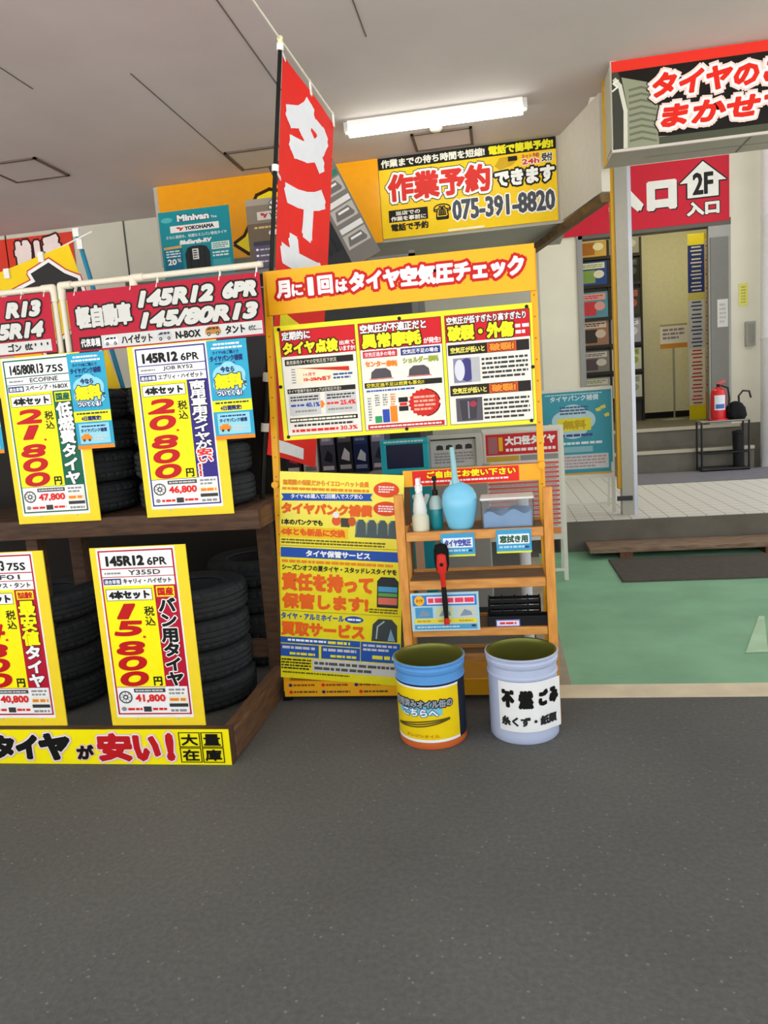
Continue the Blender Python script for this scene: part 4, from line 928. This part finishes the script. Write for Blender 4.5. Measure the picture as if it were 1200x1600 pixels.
s = Sheet(300, 200, w_ - .05, h - .045, .01, M('bfc0bc')); s.rect(0, 0, 300, 12, DGREY, 1)
for k in range(4): s.poly([(34 + k * 64, 80), (38 + k * 64, 50), (60 + k * 64, 44), (80 + k * 64, 52), (82 + k * 64, 80)], DGREY, 2)
s.bars(20, 96, 280, 180, 4, M('8a8c94'), 2); s.build('picture_panel', t, loc=(-.005, .03, .02))
# teal panel with V behind the ladder shelf
s = Sheet(100, 380, .17, .62, .006, M('178a9c', .35)); s.rect(0, 0, 24, 380, M('7a5c40'), 1); s.text('V', 30, 20, 92, 70, M('e0ecec'), 3, .09); s.rect(30, 80, 60, 380, M('caa488'), 1)
b = at(652, 765, 4.3); tag(s.build('tyre_poster', loc=(b.x, 4.3, .0)), 'narrow teal poster panel behind the spray bottle', 'poster'); bpy.data.objects['tyre_poster'].scale.z = b.z / .62 * 1.02
# white pipe seen through the shelf
a = at(822, 900, 3.9); tag(MB().tube([(a.x, 3.9, 0), (a.x, 3.9, .86)], .03, M('c6c8cc', .35), 16).build('standing_pipe'), 'thick pale pipe standing behind the wooden shelf', 'pipe')

# ------------------------------------------------------------------ signs over the entrance
Yb = 6.30
s = Sheet(870, 400, at(868, 218, Yb).x - at(590, 245, Yb).x, .63, .015, M('f1c81e', .3, kind='sign'))
s.rect(0, 0, 870, 58, BLACK, 1); s.text('作業までの待ち時間を短縮!', 14, 10, 530, 50, M('e8e6d8'), 3, .04); s.text('電話で簡単予約!', 548, 8, 858, 52, M('e8e020'), 3, .06)
s.text('作業予約', 40, 86, 552, 222, M('d02a22'), 3, .05, [(15, BLACK), (11, WHITE)]); s.text('できます', 572, 130, 860, 210, WHITE, 3, .06, [(9, BLACK)])
s.poly([(574, 108), (600, 70), (680, 66), (690, 84), (660, 112), (600, 128)], M('c8a010'), 2); s.rect(640, 70, 684, 92, BLACK, 3); s.text('ネット予約', 706, 66, 790, 88, M('c0504a'), 3, .04); s.text('24h', 706, 90, 790, 116, M('d02a22'), 3, .06, [(3, WHITE)]); s.text('受付', 800, 72, 852, 112, DGREY, 3, .04, [(3, WHITE)])
s.rect(36, 262, 234, 322, BLACK, 2); s.text('当店での', 72, 268, 196, 290, M('e8e0d8'), 3, .04); s.text('作業を事前に', 46, 294, 224, 318, M('e8e0d8'), 3, .04); s.text('電話で予約', 44, 330, 234, 368, M('2a2418'), 3, .05)
s.text('☎', 262, 256, 350, 338, BLACK, 3, .02); s.text('075-391-8820', 356, 246, 858, 348, M('4a4c54'), 3, .045, [(6, WHITE), ], 0)
s.rect(330, 386, 510, 396, M('e8e2c8'), 2)
tag(s.build('phone_sign', loc=(-.172, Yb, 2.722)), 'yellow sign with red kanji and phone number 075-391-8820 above the stand', 'sign')
# yellow panel with hat emblem
yl = at(243, 283, 6.29).x; yr = -.885
pw_ = yr - yl
s = Sheet(1100, 400, pw_, .655, .012, M('f0a412', .22, kind='sign'))
HY = M('f2dc10', .25); HB = M('3a2008', .3)
hat = [(250, 330), (300, 300), (330, 250), (350, 160), (380, 110), (440, 90), (520, 110), (600, 92), (680, 100), (720, 150), (740, 250), (790, 290), (850, 320), (800, 372), (640, 392), (440, 392), (310, 376)]
hat = [(u + 128, v) for u, v in hat]
s.poly(hat, HY, 2, [(17, HB)])
s.line([(470, 262), (550, 300), (680, 312), (800, 300), (868, 250)], 22, HB, 4)
tag(s.build('emblem_panel', loc=((yl + yr) / 2, 6.30, 2.702)), 'large orange-yellow panel with a brown-edged hat emblem under the ceiling', 'sign')
# roof sign
t = thing('roof_sign', 'big black and red sign box with red-on-white lettering over the entrance', 'sign')
ys = 5.07; xl = .78; bz0 = 2.835
SB = M('b3a79c', .6, kind='sheet_metal')
MB().box((xl, ys + .006, bz0), (4.3, 5.44, 3.358), SB).build('sign_box', t)
s = Sheet(1400, 210, 3.5, .515, .006, M('1c1815', .35, kind='sign'))
s.rect(0, 0, 1400, 26, M('dd3326'), 1); TG = M('8f947c'); TG2 = M('6c715c')
s.poly([(0, 26), (16, 26), (26, 60), (30, 120), (30, 210), (0, 210)], M('3e4038'), 2)
s.poly([(24, 40), (88, 60), (110, 120), (108, 190), (190, 196), (190, 210), (34, 210), (38, 120)], TG, 2)
s.line([(8, 44), (20, 60), (32, 120), (30, 206)], 10, M('cfd0bf'), 4); s.line([(2, 70), (14, 62), (4, 52), (16, 46)], 4, M('e4e4d8'), 5)
for k in range(9): s.poly([(40, 70 + k * 15), (70, 66 + k * 15), (106, 78 + k * 15), (104, 82 + k * 15), (70, 72 + k * 15), (40, 76 + k * 15)], TG2, 3)
s.rect(110, 192, 1400, 210, M('4e5242'), 2)
LR = M('e02818'); OUT = [(11, M('f0d4cc')), (6, WHITE)]
s.text('タイヤのことなら', 96, 42, 590, 100, LR, 5, .06, [(14, BLACK)] + OUT, .15); s.text('まかせて安心', 114, 116, 585, 174, LR, 5, .06, [(14, BLACK)] + OUT, .15)
s.build('sign_face', t, loc=(xl + 1.75, ys, bz0 + .004))
g = MB(); g.box((xl - .006, ys, bz0 - .006), (xl + .03, ys + .03, 3.358), M('cfc6bd', .5)); g.box((xl - .006, ys - .006, bz0 - .012), (4.3, ys + .012, bz0 + .004), M('cfc6bd', .5)); g.build('edge_trim', t)
g = MB(); g.box((xl - .004, 5.06, bz0 + .03), (xl, 5.33, 3.34), M('b9bca8')); g.box((xl - .006, 5.33, bz0), (xl, 5.45, 3.358), M('e8b41c')); g.build('end_panel', t)
g = MB()
for x in (1.6, 2.6): g.box((x, 5.1, bz0 - .002), (x + .012, 5.42, bz0), M('6e665f'))
g.box((1.0, 5.28, bz0 - .003), (4.2, 5.288, bz0 - .001), M('8a8078')); g.build('underside_joint', t)
# support post
c0 = at(972, 258, 6.6); c1 = at(978, 800, 6.6); xm = (c0.x + c1.x) / 2
g = MB(); PGY = M('a6a296', .5, .2, kind='painted_steel')
g.box((xm - .055, 6.545, .27), (xm + .045, 6.655, 5.0), PGY); g.box((xm + .045, 6.55, .27), (xm + .075, 6.65, 5.0), M('c9ccd8', .35, .2)); g.box((xm - .085, 6.56, .5), (xm - .055, 6.64, 5.0), M('d8a42c', .5)); struct(g.build('column_entrance'))
g = MB(); g.box((xm - .1, 6.53, .40), (xm + .03, 6.544, .44), DGREY); tag(g.build('post_clamp'), 'dark clamp low on the entrance post', 'clamp')
# red entrance sign
a = at(884, 358, 9.98); b = at(1140, 345, 9.98); c = at(1140, 248, 9.98)
w_ = b.x - a.x + .3; s = Sheet(w_ * 1000, 760, w_, .76, .02, M('c2182e', .4, kind='sign'))
def U(px, py): q = at(px, py, 9.98); return ((q.x - (b.x - w_)) * 1000, (4.04 - q.z) * 1000)
W = s.W
for ch, p, q in (('入', (950, 285), (1005, 330)), ('口', (1010, 285), (1058, 326))):
    u0, v0 = U(*p); u1, v1 = U(*q); s.text(ch, u0 + 12, v0 + 14, u1 + 12, v1 + 14, BLACK, 2, .1); s.text(ch, u0, v0, u1, v1, M('e6e4dc'), 3, .1)
u0, v0 = U(1062, 292); u1, v1 = U(1135, 262); um = (u0 + u1) / 2; vt = U(1100, 252)[1]; vm = U(1100, 284)[1]; vb = U(1100, 308)[1]
s.poly([(um, vt), (u1, vm), (u1 - 90, vm), (u1 - 90, vb), (u0 + 90, vb), (u0 + 90, vm), (u0, vm)], M('e6e4dc'), 3, [(16, BLACK)])
s.text('2F', um - 120, vm - 110, um + 120, vb - 30, BLACK, 5, .04); s.text('入口', um - 190, vb + 50, um + 190, vb + 210, M('e6e4dc'), 3, .07, [(10, BLACK)])
tag(s.build('entrance_sign', loc=(b.x - w_ / 2, 9.985, 3.285)), 'red entrance sign with white kanji and house-shaped arrow over the doorway', 'sign')

# ------------------------------------------------------------------ A-frame boards
FWH = M('dedcd0', .45, kind='painted_steel')
t = thing('sign_stand', 'white framed sign board with red header standing on the green floor', 'sign stand')
def aframe(t, x0, x1, y, z0, zb, zt, sheet):
    wd = .03
    for x in (x0, x1):
        MB().bar((x, y, z0), (x, y + .02, zt), wd, .02, FWH).build('front_leg', t); MB().bar((x, y + .34, z0), (x, y + .05, zt - .01), .022, .016, FWH).build('rear_leg', t)
    g = MB(); g.bar((x0, y, zt - .012), (x1, y, zt - .012), .03, .02, FWH); g.bar((x0, y, zb), (x1, y, zb), .035, .02, FWH); g.build('panel_frame', t)
    MB().bar((x0, y, z0 + .08), (x1, y, z0 + .08), .02, .016, FWH).build('cross_rail', t)
    sheet.build('poster_panel', t, loc=((x0 + x1) / 2, y - .002, zb + .01))
a = at(752, 672, 5.4); b = at(876, 668, 5.4); bl = at(886, 903, 5.4); xr = (b.x + bl.x) / 2; zb = at(882, 838, 5.4).z
pw_ = xr - a.x - .02; ph = a.z - zb - .03
s = Sheet(130, 165, pw_, ph, .006, M('d8d2c8'))
s.rect(4, 4, 126, 36, M('c82428'), 1); s.rect(8, 8, 24, 34, M('a8686c'), 2); s.rect(26, 9, 33, 30, M('e8b81c'), 2); s.text('大口径タイヤ', 37, 8, 122, 22, WHITE, 3, .06); s.bars(38, 25, 122, 33, 1, PINKW, 2)
s.rect(4, 38, 60, 46, M('c8a030'), 1); s.rect(62, 38, 126, 46, GREY, 1)
for k in range(14): v = 50 + k * 7.2; s.rect(4, v, 126, v + 3.6, M('d8625c'), 1); s.bars(8, v + 3.8, 122, v + 6.8, 1, GREY, 2)
s.rect(4, 152, 126, 162, M('e08a4c'), 1)
aframe(t, a.x, xr, 5.4, .004, zb, a.z, s)
a = at(838, 606, 6.78); b = at(950, 603, 6.78); xr = at(957, 700, 6.78).x; zt = b.z; zb = at(958, 742, 6.78).z
t = thing('sign_stand', 'teal poster board on a white stand beside the entrance post', 'sign stand')
pw_ = xr - a.x; ph = zt - zb - .03
s = Sheet(125, 150, pw_, ph, .006, M('3f9aae'))
s.text('タイヤパンク補償', 22, 8, 104, 18, M('cfe8ee'), 3, .04); s.bars(14, 4, 110, 8, 1, M('a8d4dc'), 2)
for cx, cy, r in ((60, 46, 26), (44, 52, 20), (78, 52, 20), (60, 62, 26)): s.ell(cx, cy, r, r * .85, M('b8d8e0'), 2)
s.bars(38, 26, 86, 42, 3, M('4a5f86'), 4); s.rect(34, 48, 90, 70, M('eddc28'), 4); s.text('無料', 42, 51, 82, 67, M('c8a818'), 5, .06); s.bars(36, 74, 92, 82, 1, M('3a4a8a'), 4)
for u, v in ((14, 58), (98, 34), (112, 44), (106, 30)): s.poly([(u, v), (u + 8, v - 3), (u + 10, v + 3), (u + 2, v + 5)], M('e0d850'), 3)
s.bars(20, 88, 108, 96, 1, M('e0eef0'), 2); s.rect(38, 98, 92, 108, M('8cc0c8'), 2); s.rect(8, 112, 118, 138, M('cfd4d2'), 2); s.bars(12, 114, 114, 136, 4, M('b89aa0'), 3); s.rect(0, 145, 125, 150, M('d8a83c'), 2)
aframe(t, a.x, xr, 6.78, .272, zb, zt, s)

# ------------------------------------------------------------------ mats, plank
g = MB(); g.box((.80, 5.27, .003), (6, 5.98, .016), M('55504a', .9, var=.12, scale=30, bump=.3, kind='mat')); tag(g.build('door_mat'), 'brown-grey mat on the green floor in front of the wooden plank', 'mat')
g = MB(); g.box((1.38, 8.5, .27), (5, 9.5, .282), M('77757c', .9, var=.08, scale=30, bump=.3, kind='mat')); tag(g.build('door_mat'), 'grey mat on the tiled platform at the foot of the steps', 'mat')
t = thing('step_plank', 'long brown wooden step plank in front of the tiled platform', 'plank')
MB().box((.66, 6.02, .055), (6, 6.33, .095), wood('6a5140', '9a8168', .7, (1, 6, 6))).build('tread', t, bevel=.006)
for x in (.9, 2.0, 3.2, 5): MB().box((x, 6.04, .003), (x + .1, 6.31, .055), wood('5a3a26', '7c5236', .7, (6, 1, 6))).build('bearer', t)

# ------------------------------------------------------------------ inside the entrance
Yr = 12.5
p0 = at(905, 560, Yr); p1 = at(1004, 560, Yr)
t = thing('brochure_rack', 'dark tiered brochure rack inside the doorway behind the entrance post', 'rack', (0, 0, 0))
BR = M('33302e', .5)
MB().box((p0.x, Yr + .06, .80), (p1.x, Yr + .1, 3.66), M('55534f', .6)).build('back_panel', t)
for x in (p0.x, p0.x + (p1.x - p0.x) * .5, p1.x): MB().box((x - .015, Yr - .02, .80), (x + .015, Yr + .06, 3.66), BR).build('side_panel', t)
rows = [(905, 366, 402), (905, 408, 446), (905, 456, 497), (905, 500, 540), (905, 548, 582), (905, 590, 625)]
zs = [(at(925, b_, Yr).z, at(925, a_, Yr).z) for _, a_, b_ in rows]
for z0, z1 in zs: MB().box((p0.x, Yr - .04, z0 - .05), (p1.x, Yr + .06, z0 - .002), BR).build('shelf', t)
arts = [('c9a55c', 'e6e2cc', 'a86a2c'), ('2c4a9a', 'dcdcd8', '7ca05c'), ('5a94b8', 'e0a0a8', 'c83c4c'), ('a07a6c', 'd8c8c0', '38302e'), ('8a8684', 'd6d2d0', '5a4a58'), ('b8b6b0', 'e0deda', '7a9a3a'),
        ('8c8c86', 'b0b0aa', '504e4a'), ('232220', '4a4a48', '8a8a88'), ('3c3a3a', 'a85a4a', '6a6058'), ('a8a8c4', 'e0e0e8', '5a5a98'), ('d8d8cc', '9ab04a', '6a7a3a'), ('e0e0d8', 'b0b0a8', '8a9a6a')]
names = ['tan and cream', 'blue and green', 'pink and sky blue', 'portrait', 'mauve and grey', 'pale olive', 'plain grey', 'black', 'dark red', 'lilac', 'lime', 'white']
pos = ['topmost', 'second from the top', 'third from the top', 'fourth from the top', 'fifth from the top', 'lowest']
for i, (z0, z1) in enumerate(zs):
    for j in range(2):
        k = i + 6 * j; xa = p0.x + (p1.x - p0.x) * (.02 + .5 * j); xb = xa + (p1.x - p0.x) * .46
        q = arts[k]; s = Sheet(100, 130, xb - xa, z1 - z0 - .01, .012, M(q[0]))
        s.rect(8, 8, 92, 40, M(q[1]), 1); s.rect(12, 48, 60, 118, M(q[2]), 1); s.ell(72, 72, 18, 22, M(q[1]), 2); s.bars(14, 14, 86, 34, 2, M(q[2]), 2)
        tag(s.build('brochure', loc=((xa + xb) / 2, Yr - .012, z0)), '%s brochure, %s in its column of the dark rack' % (names[k], pos[i]), 'brochure', 'brochures in the entrance rack')
# standing notice
Yn = 12.0
a = at(1031, 508, Yn); b = at(1074, 540, Yn); m_ = at(1054, 650, Yn)
t = thing('notice_stand', 'small white notice with orange edge on a thin floor stand inside the doorway', 'sign stand', ((a.x + b.x) / 2, Yn, .80))
g = MB(); g.lathe([(.001, .0), (.2, .0), (.2, .012), (.03, .03), (.001, .03)], 28, M('9a988c', .4, .4)); g.build('base', t)
MB().tube([(0, .02, .02), (0, .02, b.z - .80 + .1)], .014, M('9a988c', .4, .4), 10).build('pole', t)
s = Sheet(100, 80, b.x - a.x, a.z - b.z + .02, .01, M('e2ddd6')); s.bars(10, 12, 90, 52, 3, M('8a8088'), 1); s.rect(0, 64, 100, 80, M('c8873c'), 1); s.rect(0, 0, 100, 6, M('a89868'), 1); s.build('notice_panel', t, loc=(0, 0, b.z - .82))
# folded vertical strip sign
Yv = 11.7
a = at(1074, 366, Yv); b = at(1100, 360, Yv); c = at(1113, 356, Yv)
t = thing('strip_sign', 'tall folded strip sign with blue and red lettering inside the doorway', 'sign', (0, 0, 0))
hgt = a.z - .80
def strip(w_, cols_):
    s = Sheet(100, 1000, w_, hgt, .01, M('e0d8d0'), edge=M('d8d0c8'))
    v = 0
    for h_, bg, fg, n_ in cols_:
        s.rect(0, v, 100, v + h_, bg, 1); k = h_ / max(n_, 1)
        for i in range(n_):
            s.rect(22, v + i * k + k * .12, 78, v + i * k + k * .24, fg, 2); s.rect(16, v + i * k + k * .42, 84, v + i * k + k * .54, fg, 2); s.rect(24, v + i * k + k * .74, 80, v + i * k + k * .86, fg, 2)
        v += h_
    return s
IV = M('dcd8d4'); SBL = M('2c3c86'); SRD = M('c02c34')
strip(b.x - a.x, [(60, M('d8c83c'), M('8a8020'), 0), (250, SBL, IV, 4), (40, M('d0c878'), SBL, 0), (260, M('c8cad4'), SBL, 4), (310, IV, SRD, 5), (80, M('e0cf1c'), M('a89010'), 0)]).build('blue_face', t, loc=((a.x + b.x) / 2, Yv, .80))
q = strip(.34, [(30, M('d8c83c'), SRD, 0), (820, M('dccfc4'), SRD, 11), (150, M('d8a060'), SRD, 0)]).build('red_face', t, loc=(b.x + .10, Yv + .14, .80)); q.rotation_euler = (0, 0, math.radians(52))
q['label'] = 'cream face with red lettering'
# fire extinguisher
Yx = 11.1
a = at(1127, 655, Yx); t = thing('fire_extinguisher', 'red fire extinguisher with white label beside the strip sign', 'fire extinguisher', (a.x, Yx, .80))
RX = M('cc1a24', .25, kind='enamel')
g = MB(); g.lathe([(.001, .03), (.10, .03), (.105, .05), (.105, .37), (.09, .42), (.04, .45), (.03, .46), (.001, .46)], 28, RX); g.build('cylinder', t)
g = MB(); g.lathe([(.001, 0), (.14, 0), (.14, .03), (.11, .035), (.001, .035)], 24, RX); g.build('stand_base', t)
g = MB(); g.tube([(0, 0, .46), (0, 0, .5)], .025, BLACK, 12); g.bar((-.02, 0, .5), (.1, 0, .54), .03, .02, RX); g.bar((-.02, 0, .49), (.09, 0, .47), .02, .02, RX); vo = g.build('valve', t)
MB().tube([(.03, -.03, .48), (.12, -.05, .44), (.14, -.05, .3), (.12, -.06, .12)], .012, BLACK, 10).build('hose', vo)
s = Sheet(100, 100, .16, .2, board=M('d8dce4'), bend=cyl_bend(.107)); s.grid(10, 60, 90, 90, M('4a6ab0'), 1, 8, 2); s.build('label_panel', t, loc=(0, 0, .15))
# trolley
Yt = 9.35
a = at(1097, 735, Yt); b = at(1176, 655, Yt); b.x -= .04
t = thing('wire_trolley', 'black wire trolley standing on the grey mat by the white column', 'trolley', (0, 0, 0))
BK = M('1b1b1c', .4, .3, kind='steel'); yf, yb2 = Yt, Yt + .22; zt = b.z
for x in (a.x, b.x):
    for y in (yf, yb2): MB().tube([(x, y, .285), (x, y, zt)], .013, BK, 8).build('upright', t)
for z, r in ((.30, .022), (.50, .010), (zt, .012)):
    MB().tube([(a.x, yf, z), (b.x, yf, z), (b.x, yb2, z), (a.x, yb2, z), (a.x, yf, z)], r, BK if z < zt else M('8a8880', .35, .6), 8).build('rail', t)
MB().box((a.x, yf, .295), (b.x, yb2, .31), BK).build('bottom_tray', t)
MB().tube([(b.x - .03, yb2, zt), (b.x - .05, yb2, zt + .28), (b.x + .0, yb2, zt + .34), (b.x + .07, yb2, zt + .33), (b.x + .09, yb2, zt + .25)], .012, BK, 8).build('handle', t)
MB().box((a.x, yf, zt - .012), (b.x, yb2, zt - .002), M('6d6a62', .4, .4)).build('top_tray', t)
t = thing('waste_bin', 'narrow black bin standing inside the wire trolley', 'bin', (b.x - .09, Yt + .11, .312))
g = MB(); g.lathe([(.001, 0), (.055, 0), (.065, .40), (.07, .405), (.07, .42), (.06, .42), (.05, .02), (.001, .02)], 24, M('1a1a1b', .5)); g.build('bin_body', t)
MB().lathe([(.07, .421), (.068, .43), (.02, .445), (.001, .445)], 24, M('222223', .5)).build('lid', t)
g = MB(); g.lathe([(.001, 0), (.09, .0), (.12, .05), (.11, .14), (.07, .2), (.03, .22), (.001, .225)], 22, M('141416', .8, bump=.4), rf=lambda i, k: 1 + .07 * math.sin(k * 2.1 + i))
tag(g.build('black_bag', loc=(b.x - .12, Yt + .11, zt)), 'crumpled black bag on top of the wire trolley', 'bag')
TX = a.x + .22
bpy.data.objects['fire_extinguisher'].location = (TX, Yt + .11, zt); bpy.data.objects['fire_extinguisher'].scale = (.82, .82, .88)
bpy.data.objects['fire_extinguisher']['label'] = 'red fire extinguisher with white label on top of the wire trolley'
# notices on the entrance wall
a = at(1155, 443, 10.0); b = at(1169, 477, 10.0)
s = Sheet(60, 100, b.x - a.x, a.z - b.z, .004, M('dfdc70')); s.bars(14, 10, 46, 90, 6, M('b8b048'), 1); tag(s.build('wall_notice', loc=((a.x + b.x) / 2, 10.014, b.z)), 'small yellow notice on the beige entrance wall', 'notice')
a = at(1164, 503, 10.0); b = at(1179, 540, 10.0)
t = thing('switch_box', 'grey switch box on the beige wall below the yellow notice', 'switch box', ((a.x + b.x) / 2, 10.0, b.z)); w_ = b.x - a.x; h = a.z - b.z
MB().box((-w_ / 2, -.05, 0), (w_ / 2, .02, h), M('a9a8a0')).build('housing', t, bevel=.005); MB().box((-w_ / 2 + .02, -.056, .03), (w_ / 2 - .02, -.05, h - .03), M('97968e')).build('cover', t)
a = at(1121, 468, 9.97); b = at(1138, 510, 9.97)
s = Sheet(60, 100, b.x - a.x, a.z - b.z, .004, M('c8c6c0')); s.bars(12, 12, 48, 88, 5, M('a8a6a0'), 1); tag(s.build('door_notice', loc=((a.x + b.x) / 2, 9.98, b.z)), 'pale paper notice on the grey sliding door', 'notice')
# vestibule lamp
t = thing('ceiling_light', 'warm ceiling light inside the vestibule', 'ceiling light')
MB().box((1.9, 11.4, 4.17), (3.3, 11.55, 4.2), WHITE).build('housing', t)
MB().box((1.92, 11.41, 4.15), (3.28, 11.54, 4.17), M('fff2c0', emit=44)).build('diffuser', t)
t = thing('ceiling_light', 'added unseen tube light under the high ceiling of the entrance', 'ceiling light')  # unseen lamp added to brighten the tall entrance
MB().box((1.4, 7.9, 4.96), (2.9, 8.05, 5.0), WHITE).build('housing', t); MB().tube([(1.42, 7.975, 4.94), (2.88, 7.975, 4.94)], .022, M('fbfff4', emit=TUBE), 12).build('tube', t)
